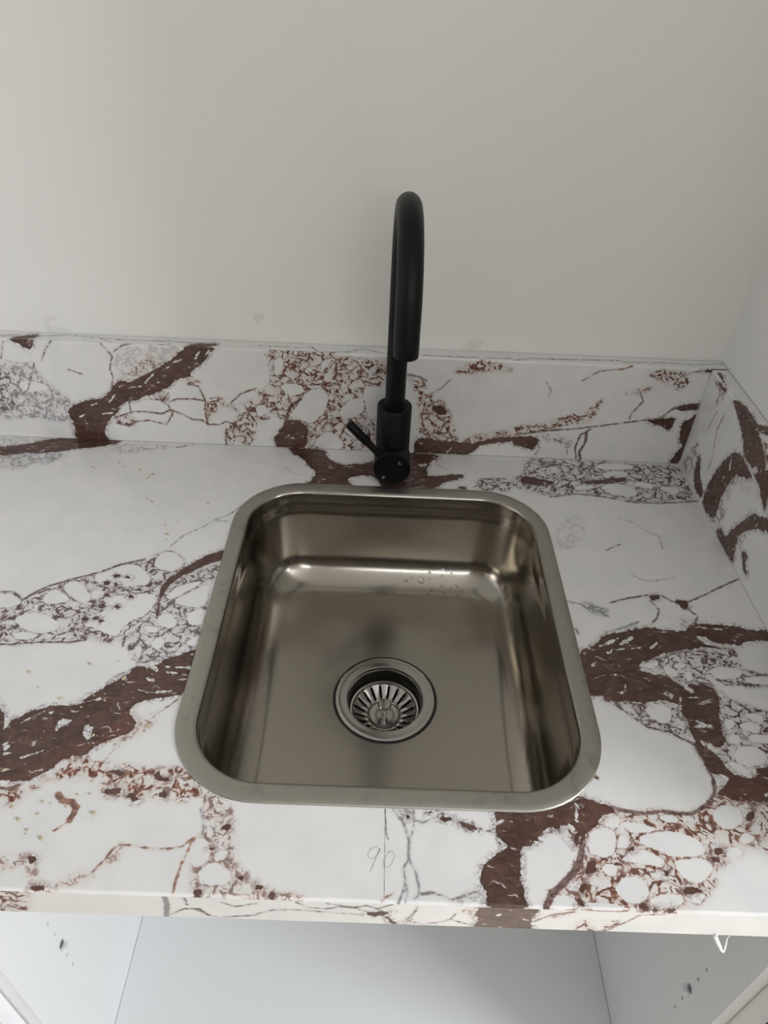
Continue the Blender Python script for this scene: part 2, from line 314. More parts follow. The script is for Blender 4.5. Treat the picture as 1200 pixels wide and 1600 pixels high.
('top','w',(),[-125.2,-500.2,-112.5,-494.2,-103.2,-497.6,-101.3,-506.6,-111,-514,-120.4,-516.1,-126.6,-509.3]),
('top','w',(),[-197.2,-572.1,-182.9,-566.3,-170.7,-568.2,-172.6,-574.2,-186,-576.9,-195,-575.7]),
('top','w',(),[-270.4,-577.4,-266.3,-571.3,-258.1,-569.5,-251,-573.8,-250.6,-579.7,-270.9,-580.3]),
('top','w',(),[-168.5,-571.1,-160.6,-566.4,-152.6,-566.1,-159.9,-573.8]),
('top','w',(),[-112.6,-522.8,-103.7,-517.3,-98.8,-522.3,-107.6,-527.7]),
('top','w',(),[-172.6,-507.4,-161.3,-504.3,-154.5,-510.3,-163.7,-512.4]),
('top','w',(),[-226.5,-548.3,-219.4,-545.6,-213.8,-549.4,-218.6,-555.9,-224.7,-554.6]),
('top','w',(),[-251.9,-561.7,-244.8,-558.4,-246.4,-566.1,-254.5,-567.1]),
('top','w',(),[-127.6,-531.8,-116.8,-529.7,-111.9,-534.6,-123.6,-539.1]),
('top','w',(),[-245,-575.1,-231.2,-576.1,-220.1,-575.8,-211.7,-579.6,-245.2,-579.8]),
('top','b',(),[-240.2,-551.1,-233.7,-543.7,-229.1,-545.2,-232.5,-553.3,-239.5,-555.9]),
('top','b',(),[-247.7,-564.6,-240.5,-560.6,-241.6,-566,-246.8,-568.4]),
('top','b',(),[-250.2,-569.3,-246.3,-573.6,-246.6,-578.8,-250,-576.7]),
('top','b',(),[-205.9,-575.3,-200.7,-573.7,-198.5,-579.8,-204,-580]),
('top','b',(),[-197.2,-578,-179.6,-576.7,-177.2,-579.1,-196.2,-580]),
('top','b',(),[-136.1,-532.1,-128.7,-530.1,-128.8,-535.1,-136.2,-537]),
('top','b',(),[-139.5,-537.2,-132.2,-537.7,-134.8,-542.7,-139.5,-542.1]),
('top','b',(),[-98.9,-500.2,-89.7,-498.9,-92.5,-506.3,-100.3,-508.3]),
('top','b',(),[-168.8,-562,-160.5,-561,-153.4,-563.8,-160.6,-566.4,-168.7,-566.6]),
('top','b',(),[-179.7,-549.9,-175.8,-550.5,-179.1,-556.2]),
('top','b',(),[-210.7,-546.9,-206.8,-547.6,-209.8,-549.6]),
('top','b',(),[-203.5,-534.4,-196.2,-531.7,-197.9,-535.1,-203.2,-536.4]),
('top','l',(3.0, 0.1, 0.0),[-207.3,-500.5,-199.2,-503,-190.6,-503.6,-182.3,-505.1,-169.5,-502.4,-152.5,-504,-141.9,-503.2,-127.7,-494.8,-118.2,-485.1,-115.1,-473.4]),
('top','l',(1.5, 0.3, 0.0),[-245,-488,-234.7,-489.2,-226.8,-493.9,-218.5,-496]),
('top','l',(3, 0.4, 0.0),[-223.6,-473.7,-217.9,-472.5,-213.8,-474.3]),
('top','b',(),[-203.8,-340.8,-195,-333.5,-181.9,-327.4,-172.5,-314.3,-151.6,-308.9,-142,-305.6,-121.1,-301.6,-113,-304.1,-89.3,-305.8,-80.7,-299.5,-69.7,-293.1,-50.3,-295,-28.1,-295.4,-15,-302,1.1,-297.7,52.6,-304.4,-6.2,-313,-29.6,-317,-38.4,-323.1,-52.6,-326.5,-73.6,-324.8,-85.9,-329.5,-101.6,-331.7,-120.2,-336.7,-130.7,-343.9,-142.1,-347.1,-147.7,-352.6,-145.6,-360.3,-124,-364.4,-109.6,-371.3,-100.4,-374.6,-85.5,-372.7,-79.5,-384.7,-82.7,-396.8,-88.5,-413.3,-89.6,-424.5,-91.4,-437.7,-101.5,-442.3,-105.1,-436.1,-119.7,-434.5,-119.8,-425.8,-117.9,-416.8,-121,-407.9,-120,-398.5,-136.1,-392.1,-149.5,-397.5,-165,-395.8,-187,-396.8,-189.7,-390.9,-203.7,-390.8,-203.6,-365.6]),
('top','s',(),[-180.1,-328.7,-172.6,-324.2,-156.7,-316.3,-163.9,-323.7,-178.5,-331.4]),
('top','s',(),[-160.9,-329.1,-151.9,-318.9,-142.4,-315.6,-151.1,-324.5]),
('top','s',(),[-194.1,-354.9,-189.8,-349.4,-185.5,-348.7,-189.6,-353.3]),
('top','s',(),[-177.4,-385.5,-168,-383.9,-170.9,-387.7]),
('top','s',(),[-80,-311,-69.3,-311.9,-58.9,-319.9,-37.9,-321.6,-41.6,-326,-57,-326.8,-72.6,-322]),
('top','s',(),[-123.4,-362.4,-112.6,-367.7,-105.9,-372.4,-101,-380.8,-105.5,-384,-109.5,-377.5,-117.2,-369.2]),
('top','k',(1.5,),[-166.2,-333.5,-139.5,-329.4]),
('top','k',(1.5,),[-129,-330.3,-120.1,-321.5]),
('top','k',(1.5,),[-180.1,-366.5,-171.3,-364.1,-172.5,-360.3]),
('top','k',(1.5,),[-166.1,-376.4,-168,-383.9]),
('top','k',(1.5,),[-73.9,-299.2,-47.8,-300.8]),
('top','k',(1.5,),[-108.9,-388.5,-92.4,-387.3]),
('top','k',(1.5,),[-121,-398.5,-117.1,-388.9]),
('top','k',(1.5,),[-176.4,-340.8,-165.9,-332.1]),
('top','k',(1.5,),[-194.7,-332.2,-186.8,-335]),
('top','k',(1.5,),[-119.4,-421.4,-99,-418.3]),
('top','k',(1.5,),[-109.3,-414.2,-96.6,-422.6]),
('top','b',(),[-120.7,-434.6,-111.6,-438.5,-103.8,-448.7,-101,-456.9,-95.4,-466.7,-85.8,-470.3,-75.7,-467.9,-74.4,-459.8,-22.2,-454.7,-37.2,-487.7,-97.5,-491.8,-113.4,-486.8,-118.2,-485.1,-101.3,-472.8,-102.8,-467,-113,-467.4,-116.2,-463.5,-117.7,-451.4]),
('top','w',(),[-104,-460,-94.6,-454.5,-84.9,-458.2,-77.6,-468,-88,-471.4,-96.9,-465.8]),
('top','w',(),[-112.8,-469.4,-103.2,-468,-100.7,-473.8,-115,-481.1]),
('top','s',(),[-115.5,-433.3,-107.3,-437.2,-100,-443.3,-103,-446.6,-112.3,-440.7]),
('top','s',(),[-76.1,-482.5,-30,-477.9,-30.4,-484.6,-76.2,-487.3]),
('top','z',(0.1, 0.1, 1),[-142.8,-349.8,-120.2,-336.7,-97.2,-331.5,-53.1,-327.9,-37.2,-325.8,-44.6,-339.7,-44.2,-355.5,21.8,-357.6,14.8,-373.1,-66.8,-371.9,-77.5,-367.3,-84.3,-375.1,-98,-373.3,-119.8,-364.2]),
('top','w',(),[-120.2,-351.3,-111.1,-356.1,-111.4,-363.8,-119.8,-364.2,-123.8,-356.7]),
('top','w',(),[-79.4,-354.6,-65.2,-350,-51.2,-352,-45.2,-355.6,-53.5,-363.7,-75,-365.9]),
('top','w',(),[-113.8,-351,-104.1,-346.6,-99.3,-351.6,-109,-356]),
('top','w',(),[-103.5,-358.3,-96.8,-356.7,-98.4,-368.3,-104.7,-368.6]),
('top','w',(),[-140.7,-349.7,-128.5,-343.8,-126.2,-350.3,-138.6,-357.4]),
('top','w',(),[-46.2,-360.8,21.2,-358.9,22.9,-369,-48,-371]),
('top','z',(0.1, 0.1, 1),[-78.1,-374.9,-72.1,-386.8,-63.7,-391.3,-47.1,-400,2.5,-400.1,-21.7,-453.7,-72.6,-459.8,-98.4,-454.7,-103.8,-448.7,-91.4,-437.7,-88.5,-413.3,-81,-392]),
('top','w',(),[-88.6,-448.1,-79.7,-439.3,-67.7,-437.7,-58.6,-445.8,-62.5,-453.3,-77.8,-459,-87.9,-456.3]),
('top','w',(),[-73.3,-417.2,-61.7,-412.1,-52.5,-418.5,-59.1,-425.4,-69.1,-421.5]),
('top','w',(),[-89.2,-428.9,-78.6,-426.3,-76.1,-434.9,-88.5,-437.5]),
('top','w',(),[-69.7,-428.1,-57.1,-425.4,-12,-432.2,-66.9,-435.6]),
('top','w',(),[-85.5,-413.2,-76.7,-410.5,-75.3,-417.2,-84.8,-422.1]),
('top','w',(),[-65,-405.4,-52.1,-402.5,-44.8,-409.1,-54.6,-414.1]),
('top','z',(0.1, 0.2, 1),[-190,-392.1,-172.7,-394.9,-149.5,-397.5,-132.4,-393.1,-120.8,-400.9,-115.9,-416.7,-121,-432.4,-129,-433.8,-138.3,-426.6,-152.9,-423.9,-161.9,-414.2,-170.5,-410,-174.7,-403.3]),
('top','w',(),[-154.8,-402.4,-139.1,-395.8,-130.8,-401.3,-132.3,-412.9,-141.8,-419,-151.4,-411.5]),
('top','l',(2.2, 0.0, 0.0),[-190.2,-393.3,-178.4,-402.3,-168.8,-411.1,-156.5,-423,-138.3,-426.6,-129,-433.8,-121.4,-436.8,-117.7,-451.4,-116.2,-463.5,-114.1,-473.4,-118.9,-487]),
('top','l',(1.8, 0.0, 0.0),[-155.5,-268.6,-135.4,-261.2,-110.7,-255.1,-96.5,-254.3,-87.6,-263.4,-68.9,-262.4,-49.2,-251.8,-28.5,-239.2,-1.7,-224.3]),
('top','b',(),[-110.7,-255.1,-97.5,-253.7,-101.9,-261,-110.5,-263.1]),
('top','b',(),[-84.8,-261.7,-70.7,-260.9,-71.9,-272,-79.4,-273.9]),
('top','l',(1.6, 0.0, 0.0),[-110.5,-263.1,-105.2,-276.8,-110.6,-287.7,-120.3,-298.6]),
('top','l',(1.6, 0.0, 0.0),[-74.2,-272.1,-66.7,-283.9,-72,-293.2,-80.2,-298]),
('top','l',(1.6, 0.0, 0.0),[-68.8,-371.9,-48,-371,15.7,-371.1]),
('top','z',(0, 1, 1),[-185.8,-271.8,-176.3,-269.7,-170.7,-275.7,-160.3,-279.7,-164.7,-289,-175.3,-286.6,-183.1,-280.9]),
('top','l',(2.0, 0, 1),[-188.1,-271.9,-182.5,-277.8,-171.7,-280.3,-162.4,-288.9]),
('top','l',(1.6, 0, 1),[-183,-269.2,-173,-275.8,-160.1,-279.1]),
('top','l',(2, 0, 1),[-160.2,-307.9,-145.4,-301.4,-132.6,-294.8]),
('top','l',(1, 0, 1),[-203.3,-268.1,-186,-272.8]),
('top','l',(0.9, 0, 1),[-120.9,-222.5,-115.4,-229,-104.7,-233.5,-84.5,-229,-73.7,-225]),
('top','l',(2.5, 0, 1),[-206.1,-307.4,-199.7,-308.5,-198.6,-314.2]),
('top','z',(0.5, 0.3, 0.5),[-101.5,-287.2,-86.8,-283.5,-72.3,-287.2,-80.2,-298,-89.7,-300,-99.2,-294.6]),
('top','z',(0.0, 0.15, 1),[-233.8,-53.6,-213,-23.4,-207.3,-3,-169.1,-0.3,-102.9,-3.1,-4.2,-3.5,-1.5,-23.1,-2,-51.6,-1.1,-83.2,-49.6,-90.7,-87.5,-91,-117.8,-82.1,-155.1,-77.9,-189.3,-86.8,-235.8,-69.8]),
('top','b',(),[-222.3,-50.4,-215.7,-42.9,-194.1,-48.5,-178.3,-54.4,-185.1,-61.8,-221,-62]),
('top','b',(),[-141.2,-49.5,-112.3,-45.2,-96.3,-37,-80.3,-40.6,-84.9,-48,-117,-53.9,-139.6,-55.5]),
('top','w',(),[-120.3,-16.8,-103.5,-5.6,-66.4,-8,-63.9,-15.3,-98.7,-22.6]),
('top','w',(),[-121.1,-59.7,-99.2,-49,-72.1,-63.3,-79.1,-79.5,-110.8,-74.9]),
('top','w',(),[-111.9,-30.8,-92.9,-22.2,-76.6,-25.9,-79.1,-35.7,-108.9,-42.6]),
('top','w',(),[-77.6,-52.1,-64.3,-44.2,-46.9,-52.4,-55.2,-62.1]),
('top','w',(),[-41.9,-54.3,-17,-55,-22,-71.2,-41.7,-63.5]),
('top','w',(),[-154.8,-62,-131.4,-55.8,-129.1,-64.9,-153.8,-71.1]),
('top','w',(),[-227.7,-4.5,-210.6,-5.8,-217.8,-38.3,-233.2,-48.8]),
('top','z',(0, 1, 0.25),[-190.6,-141.5,-163.1,-119.4,-151.5,-126.9,-163.3,-159.5,-181.1,-187,-201.1,-188.1]),
('top','l',(0.9, 0, 1),[-111.7,-124.3,-95.2,-131.5,-83.6,-146.8,-70.8,-155.7,-73,-176.8]),
('top','l',(1.0, 0, 1),[-141,-184.6,-129.4,-177.2,-120.7,-172.2]),
('top','l',(1.6, 0.0, 0.0),[-189.3,-86.8,-155.1,-77.9,-117.8,-82.1,-87.5,-91,-49.6,-90.7,-1.1,-83.2]),
('top','b',(),[-530.8,0.3,-478.7,-1.5,-477.5,-17.7,-462.2,-33.9,-445.3,-35.1,-411.8,-25.3,-389.4,4.1,-366.2,-0.4,-340.2,-1,-323.1,-6.4,-337.9,-17.5,-344.2,-37.6,-342,-54.1,-294.1,-43.6,-300.5,-55.9,-323.1,-64.4,-331.9,-78.6,-388.8,-87,-399.6,-83.2,-411,-58.9,-424.8,-56.6,-443.7,-63.5,-446.2,-68.3,-437.2,-85.8,-502.7,-88,-490,-66.7,-487.2,-52.5,-497.7,-43.7,-508,-24.9,-523.4,-13.5]),
('top','w',(),[-445.1,-63.6,-424.8,-56.6,-411,-58.9,-394.3,-69.3,-399.6,-83.2,-436,-82.1]),
('top','w',(),[-344.5,-47.2,-335.9,-39.4,-316.3,-40.4,-299.9,-46.4,-330.9,-53.3]),
('top','w',(),[-326.1,-69.2,-306.1,-56.2,-292,-52.9,-279.3,-66,-291,-75.9,-293.2,-69.2,-310.1,-77.2]),
('top','s',(),[-358.1,-28.9,-349.5,-24.3,-341.1,-26.7,-349.7,-32.2]),
('top','k',(1.3,),[-481.5,-70.7,-476.2,-68]),
('top','k',(1.3,),[-383.6,-10.8,-372.1,-5.9]),
('top','k',(1.3,),[-372.5,-72.4,-361.4,-57.8]),
('top','k',(1.3,),[-472.8,-41.9,-461.4,-45.9]),
('top','l',(1, 0.8, 0.0),[-532.1,-46.1,-524.7,-50.4,-515.4,-59.2,-501.3,-62.8]),
('top','l',(1, 0.7, 0.0),[-332,-12.1,-329.7,-26.8,-318.9,-35.8]),
('top','l',(1, 0.7, 0.0),[-337.9,-17.5,-323.2,-8.9,-321,-21.3]),
('top','z',(0, 0.1, 1),[-290.3,-66.7,-272.5,-51.6,-233.2,-48.8,-236.6,-76.7,-264.3,-80.8,-280.1,-75.1]),
('top','b',(),[-308.8,-77.1,-298.8,-70.5,-293.6,-73.8,-295.3,-79.3]),
('back','b',(),[-867.2,144.6,-835.2,146.1,-841.6,125.9,-849.7,132.7,-858.7,137.9]),
('back','b',(),[-649.4,143.5,-607.1,149.7,-620.3,136.3,-631.4,119.9,-645.9,110.4,-648.6,99.8,-666.4,97.5,-676.1,86.4,-693.9,76.3,-723.4,63.9,-743.7,58.2,-751.8,45,-762.5,33.1,-771.9,21.1,-775.4,10.9,-769.6,-2.4,-818,-1.4,-812.7,15.8,-814.5,32.2,-817.8,41.8,-811.7,50.1,-790,60.7,-770.2,63.2,-757.5,71.7,-742.9,90.8,-724.1,90.2,-703,103.2,-682.3,116,-667.7,125.5]),
('back','k',(1.5,),[-708.1,89.4,-695,103.6]),
('back','k',(1.5,),[-639.8,126.8,-631.8,138.7]),
('back','k',(1.5,),[-760.4,57.4,-749.5,70.5]),
('back','k',(1.5,),[-804.6,32.7,-794.6,39.7]),
('back','k',(1.5,),[-731.3,80.7,-714.3,84.5]),
('back','k',(1.5,),[-772.1,40.8,-757.7,43.1]),
('back','k',(1.5,),[-671.4,118,-654.4,126.1]),
('back','k',(1.5,),[-627.6,130.3,-620,139.2]),
('back','k',(1.5,),[-683.5,108.6,-671.9,115.1]),
('back','k',(1.5,),[-783.4,53.1,-775.7,56.7]),
('back','z',(0.0, 0.75, 0.8),[-944.8,97.7,-869.2,110.1,-845,111.3,-841.7,93.6,-831.3,82,-820.6,70.2,-809,61.4,-811.3,51.8,-818.4,45,-817.9,35.3,-814.1,15.7,-826,25.1,-842.2,27.6,-857.5,33.4,-872.6,29.4,-969.3,24.7]),
('back','z',(0.1, 0, 1),[-944.8,97.7,-872.6,98.1,-875,70.7,-889.6,38.3,-966,34.6]),
('back','w',(),[-872.4,80,-857,86.9,-832,78.9,-836.4,72.5,-864.8,68.1]),
('back','w',(),[-873.1,133,-859.9,133.6,-843.2,123,-847.7,111.1,-868.8,111.6,-879.6,115.5]),
('back','l',(1.3, 0, 0.5),[-813.2,142.9,-824.4,129.6,-832.2,114.8]),
('back','l',(1.3, 0, 0.5),[-841.5,99.6,-843.5,89]),
('back','l',(1.3, 0, 0.5),[-872.8,138.7,-882.2,115.4]),
('back','l',(1.3, 0, 0.5),[-842.4,111.4,-849.9,93.2,-861.2,71.3]),
('back','l',(1.6, 0.2, 0.3),[-754.9,142.8,-747.7,133.2,-742.9,124.8,-749.1,107,-747.4,95.1,-754.4,73.4]),
('back','l',(1.1, 0.2, 0.3),[-740.4,130.7,-728.2,139.8,-714.5,143.3]),
('back','z',(0.3, 0, 0.8),[-729.5,104.9,-715.5,108.6,-702.2,123.8,-691.1,127.3,-681.4,121.9,-691.3,109.7,-711.7,99.8,-729,93]),
('back','z',(0.7, 0.2, 0.3),[-740.4,130.7,-693.5,144.3,-652.5,140.5,-670.8,122.4,-699.8,106.3,-729.3,91.4,-744.7,95.2]),
('back','l',(2, 0.3, 0.2),[-801.7,103.9,-795.5,101.8,-785.8,97.8]),
('back','l',(2.0, 0.35, 0.0),[-759.3,34.9,-741.1,42.3,-732.1,46,-712.5,47,-693.4,44.7,-681.2,51.7,-668.1,45.9,-655.2,38.4,-641.3,37.4,-635,31.2,-619.4,31.9,-610.5,37.3,-599.7,32.9,-603.7,19.4]),
('back','l',(2.0, 0.35, 0.0),[-757.8,28.4,-741.7,24.3,-729.1,31.5,-711.9,34,-690.3,28.5,-679.4,45.3,-683,58,-690.4,64,-680.2,76.9]),
('back','l',(2.0, 0.35, 0.0),[-635,31.2,-636.6,53.9,-633.7,66.7,-648.5,69.1,-670.6,68.1,-682.3,62.8]),
('back','l',(2.0, 0.35, 0.0),[-630,51,-624.4,64,-615.4,70.7]),
('back','l',(2.0, 0.35, 0.0),[-633.7,66.7,-640.7,88.1,-653.9,90.5]),
('back','l',(2.0, 0.35, 0.0),[-611.6,25.7,-614.2,0.2]),
('back','l',(2.0, 0.35, 0.0),[-602.2,65.1,-587.2,79.9,-567.4,88.5]),
('back','l',(2.0, 0.35, 0.0),[-733.7,60.3,-734.1,42.7]),
('back','l',(2.0, 0.35, 0.0),[-706.5,66.3,-687.4,65.7]),
('back','z',(0.3, 0, 1),[-756.8,33.4,-738.6,40.8,-728.8,33.2,-736.3,22.9,-752.4,27.1]),
('back','z',(0.4, 0, 0.6),[-705.4,72.6,-679.7,80.1,-683,58,-695.4,66.9]),
('back','z',(0.6, 0, 0.8),[-655.4,99.5,-634.5,94.5,-640.7,88.1,-656.6,90.4]),
('back','z',(0.8, 0, 1),[-631.9,69.9,-612.5,72.4,-608.1,61.6,-626.1,47.9,-633.2,34.6,-635.5,50.7]),
('back','z',(0.5, 0.1, 1),[-613.6,61.4,-591.4,62.4,-568.6,73,-573.9,0.5,-611.1,2,-614.1,28.9,-599.4,36.2,-589.5,52.9]),
('back','z',(0.55, 0.05, 1),[-553.1,142.4,-529.4,144.9,-472,143.3,-464.1,139.4,-419.4,134.3,-399.5,132.4,-401,105.6,-415.6,98.9,-431.9,101.1,-428.9,89,-442.4,79.1,-428.5,70.3,-428.1,54.4,-413.9,45.3,-412.5,1.6,-502,-1.1,-504.4,14.2,-509.4,37.3,-523.2,43.2,-537.2,42.5,-553.9,45,-571.4,34.3,-567.9,82.4,-551.1,89.3,-546.8,116.6]),
('back','w',(),[-563.7,140.4,-554.6,139.4,-549.4,116.5,-550.7,95.4,-564.9,85.6,-584,84.7,-587.4,137.9]),
('back','w',(),[-543.4,128.4,-532.6,134.7,-530.8,117.3,-542.1,104.9]),
('back','w',(),[-482.6,131.3,-469.4,134.8,-477.5,122.8,-485.6,113.6]),
('back','w',(),[-528.7,46.2,-519.7,59.5,-502.3,88.6,-480.5,92.7,-475.2,77.5,-481,58.2,-498.1,37.9,-509.2,43.9]),
('back','w',(),[-496.1,2.6,-490,18.3,-475.7,29.1,-464.4,22.9,-455.8,9.8,-458.7,-0]),
('back','w',(),[-461.5,59.2,-447.8,78.8,-431.4,79.6,-428.3,64,-442,50.5,-458.7,49.6]),
('back','w',(),[-537.2,96.1,-510.2,97.4,-505.1,85.4,-527.2,78.1]),
('back','w',(),[-431.8,98.1,-415.6,98.9,-401.9,93.4,-401.6,87.3,-412.2,77.4,-414,48.6,-425.3,54.5]),
('back','w',(),[-559.9,38.2,-545.3,48.6,-536,39.3,-538.1,26,-549.7,20.4]),
('back','w',(),[-569.3,63.5,-558.2,64,-553.3,54.7,-567.9,44.3]),
('back','b',(),[-534.4,42.7,-520.3,45,-509.3,40.6,-502.5,31.1,-504.4,14.2,-507.8,-3.2,-545.3,-3.3,-550.2,11.9,-540.9,25.8,-536.3,32.7]),
('back','l',(4, 0.0, 0.0),[-531.5,44.4,-525.2,62.5,-510.9,75.8]),
('back','z',(0.6, 0, 1),[-377.5,118.7,-351.4,108,-350.2,92.8,-341.8,90.2,-321.3,75.5,-313.3,50.2,-299,21,-315.4,13.3,-330.6,22.8,-344.8,22.1,-357.1,34.9,-357,73.8,-366.7,95.1]),
('back','l',(2.5, 0, 0.8),[-376.1,117.3,-362.6,115,-351.5,109.5]),
('back','l',(1.5, 0, 1),[-344.7,91.6,-331.8,99.9,-322.2,112.4]),
('back','z',(0.6, 0, 1),[-320.4,121.4,-310.9,132.2,-290.7,140.4,-272.1,139.8,-247.2,132.3,-246.6,127.9,-273,126.6,-299,121]),
('back','b',(),[-361.8,21.2,-345,25.5,-330.4,21.1,-304.7,20.7,-284.4,18.3,-259.9,28,-229.3,32.9,-228,24.5,-264.5,19.3,-277.9,11.8,-285.1,-0.7,-313.5,-6.7,-360,-6.3]),
('back','b',(),[-343.3,74.5,-326.8,75.3,-320.1,62.9,-333.7,59]),
('back','z',(0.6, 0, 1),[-283.1,31.9,-266.6,36,-233.9,44.3,-231.6,29.4,-270.8,24.1,-298.6,17.6]),
('back','b',(),[-231.9,31.1,-218,33.4,-201.1,34.3,-194,26.2,-203.1,12,-212.2,15,-230.4,21]),
('back','l',(2, 0.0, 0.0),[-232.4,34.4,-191.4,43.1,-150.1,48.4,-117.8,54.9,-85.7,61.4,-64.5,65.7,-43.4,70,-31.5,86.5,-7.6,89.2]),
('back','z',(0.6, 0, 1),[-234.4,47.6,-193.1,52.9,-163,70.5,-141.1,71.6,-137.7,81.3,-124.5,96,-125.5,88.2,-130.1,72.1,-132.7,59.1,-165.3,54.2,-196.4,39.5,-232.4,34.4]),
('back','z',(0.5, 0, 1),[-76.5,130.1,-66.1,140.9,-41.3,137.7,-30,135.3,-21.9,117.8,-30.7,111.3,-52,119.3,-70.4,127.4]),
('back','z',(0.6, 0, 0.9),[-101.8,103.3,-82.3,111.8,-67.1,115.6,-70,106.3,-90.3,100.8]),
('back','l',(1.6, 0.3, 0.0),[-80.7,105.8,-73.4,93.8,-83.5,74.4,-84.2,66.3]),
('back','b',(),[-64.5,65.7,-43.2,69.3,-24.6,72.5,-24.1,61.2,-26.8,51.2,-39.7,57.1]),
('back','b',(),[-14,64.9,1.3,78.5,-0.2,65.6,0.5,35.8,0.5,-2.2,-13,-1.2,-10.4,14.8,-3.1,28.9,-12.7,41.9,-13.8,55.1]),
('back','b',(),[-31.5,86.5,-16.7,91.9,0.4,94.3,-0.7,84.8,-21.5,80.6]),
('back','b',(),[-15.1,138.9,-0.4,142.5,-1.4,137.5]),
('back','l',(1.6, 0.2, 0.0),[-33.9,130.7,-22.5,137.1,-2.5,141]),
('back','l',(3.5, 0.1, 0.0),[-135.1,44.2,-133.3,29.2,-138.2,11.8,-134.5,1.5]),
('back','l',(2.0, 0.1, 0.0),[-130.6,49.4,-142.4,38.8,-145.3,18.4,-140.3,1.3]),
('back','l',(1.3, 0.2, 0.0),[-174.9,30.5,-159.4,24.5,-153.2,7.6]),
('back','l',(1.3, 0.4, 0.0),[-202.5,25.8,-192.3,16,-196.2,5.5]),
('back','l',(1, 0, 1),[-201.7,115.2,-192.8,103.5,-195.4,95.7]),
('back','l',(1.3, 0.6, 0.0),[-156.7,118.8,-138.5,133,-110.3,137.3,-98.3,142.3]),
('back','z',(0.3, 0, 0.5),[-198.6,36.1,-176.8,40.5,-148.8,28.4,-152.4,18,-179.9,26.9]),
('side','b',(),[-66.7,140.3,-92,145.2,-128.9,142.7,-151.5,140.7,-172.7,130.4,-191.5,113.4,-210,96.5,-211.4,86.1,-186,100.9,-172.7,102.5,-155.9,107.5,-145.2,105.8,-131.2,110.6,-117.6,121.6,-101.4,128.4,-86.6,133.5]),
('side','b',(),[-114,97.5,-130.6,104.4,-143,101.4,-155.5,101.5,-169.2,99.9,-154.6,89.2,-132.8,77.8,-130.1,59,-126.5,40.4,-131.2,27.9,-131.7,11.9,-120.2,4.1,-92.5,4,-89.7,15.3,-89.6,31.9,-94.8,58.2,-103.3,79.7]),
('side','b',(),[-195.6,71.9,-208,77.5,-286.8,129,-297.6,117.3,-217.3,67.5,-198.1,49.7,-188.1,33.4,-194.4,16.4,-201.7,1.7,-174.1,-1.9,-146.2,0.6,-146.2,12.3,-171.4,15.6,-170,24.3,-181.8,46.9]),
('side','b',(),[-50.3,12.9,-43.8,28.6,-42.3,47.4,-52.4,41.3,-65.2,23.8,-85.9,19.2,-88.8,7.8,-66.9,4.7]),
('side','b',(),[-206.5,24.1,-210,30.5,-219.9,29.9,-219.7,20.2,-234.3,14.7,-226.1,10.1]),
('side','l',(1.3, 0.3, 0.4),[-64.6,120.4,-62.4,92.2,-74.9,63.2,-76.7,45.3]),
('side','l',(1.3, 0.3, 0.4),[-46,109.2,-40.8,78.5]),
('side','z',(0.3, 0, 0.9),[-15,22.1,-25.7,56,-46.2,43.5,-42.6,21,-40.1,5.5,-8.6,0.3]),
('side','z',(0.6, 0, 1),[-6.7,134.4,-46.9,139,-49.3,128.9,-35.7,112.1,-36.9,130.5]),
('side','b',(),[-18.6,137.9,-48.3,141.2,-49.5,136.2,-31.4,136.2]),
('side','k',(2,),[-114.2,90.2,-120.4,76.5]),
('side','k',(1.5,),[-134.3,143.4,-141.5,137]),
('side','s',(),[-159.4,107.1,-166.7,115.2,-174.8,109.7,-168.6,103.7]),
('side','z',(0.4, 0, 1),[-130.9,107.5,-141.9,109.2,-157.5,105.8,-155.5,101.5,-141.1,100,-132.3,102.6]),
('side','z',(0.6, 0, 1),[-150.7,141.6,-236.3,183.8,-285.4,130.5,-211.4,86.1,-199.2,105.1,-175.8,127.1]),
('side','z',(0.3, 0, 0.8),[-84.1,4.2,-124.1,4,-132.6,11,-133.2,29.6,-128.6,42,-146.9,34,-149.3,16.5,-132.9,2.8]),
('side','z',(0.4, 0, 0.7),[-130.1,59,-133.6,76.9,-142.3,81.7,-141.6,61.4,-139.9,41.3]),
('side','z',(0.4, 0, 0.7),[-184.5,30.3,-198.9,48.9,-203.6,37.3,-203,17.7,-202.6,4.2]),
('side','b',(),[-173.1,108.4,-182,120.4,-258.2,160,-273.2,143.8,-202.1,96,-186.2,103.8]),
('side','z',(0.3, 0, 0.2),[-119.1,63.2,-133.6,76.9,-175.9,99.1,-197,89.2,-183.6,84.6]),
('ledge','b',(),[-864,2.8,-854.8,12.1,-833,16.7,-838,3]),
('ledge','b',(),[-649.5,-1,-644.1,10.1,-610.6,13.4,-616.6,3.9]),
('ledge','l',(1.3, 0, 0.6),[-931.4,2.7,-828.9,12.9,-796.9,19.1,-772,15.5,-723.3,11.3,-671.2,13.4,-617.7,9.7]),
('ledge','l',(1.3, 0, 0.6),[-565.4,11.8,-533.7,11.9,-512.5,11,-497,15.5,-487.9,1.7,-451.3,5.2,-433.3,15.7,-403.9,3.9]),
('ledge','l',(1.3, 0, 0.6),[-359.1,5.3,-301,5,-247.8,7.1]),
('ledge','l',(1.3, 0, 0.6),[-248.5,1.3,-220.9,9.6,-183.5,10.2,-113.3,13.9,-103.8,9,-60,13.1,-20.4,11,19.4,17.5,22.4,3.6]),
('ledge','l',(1.3, 0, 0.6),[-758.3,13.8,-738.5,0.9,-693.8,-0.6,-669.5,6.4]),
('ledge','l',(1.3, 0, 0.6),[-935,10.1,-865.3,12.2,-836.9,20]),
('ledge','b',(),[0,-70.7,8.3,-83.1,8.2,-108.8,6.5,-131.2,62.7,-136.3,52.3,-159.4,-0.1,-150.9,2.5,-104.6]),
('ledge','b',(),[-2.5,-7,7.4,-8.8,3,-36,-2.9,-41.7]),
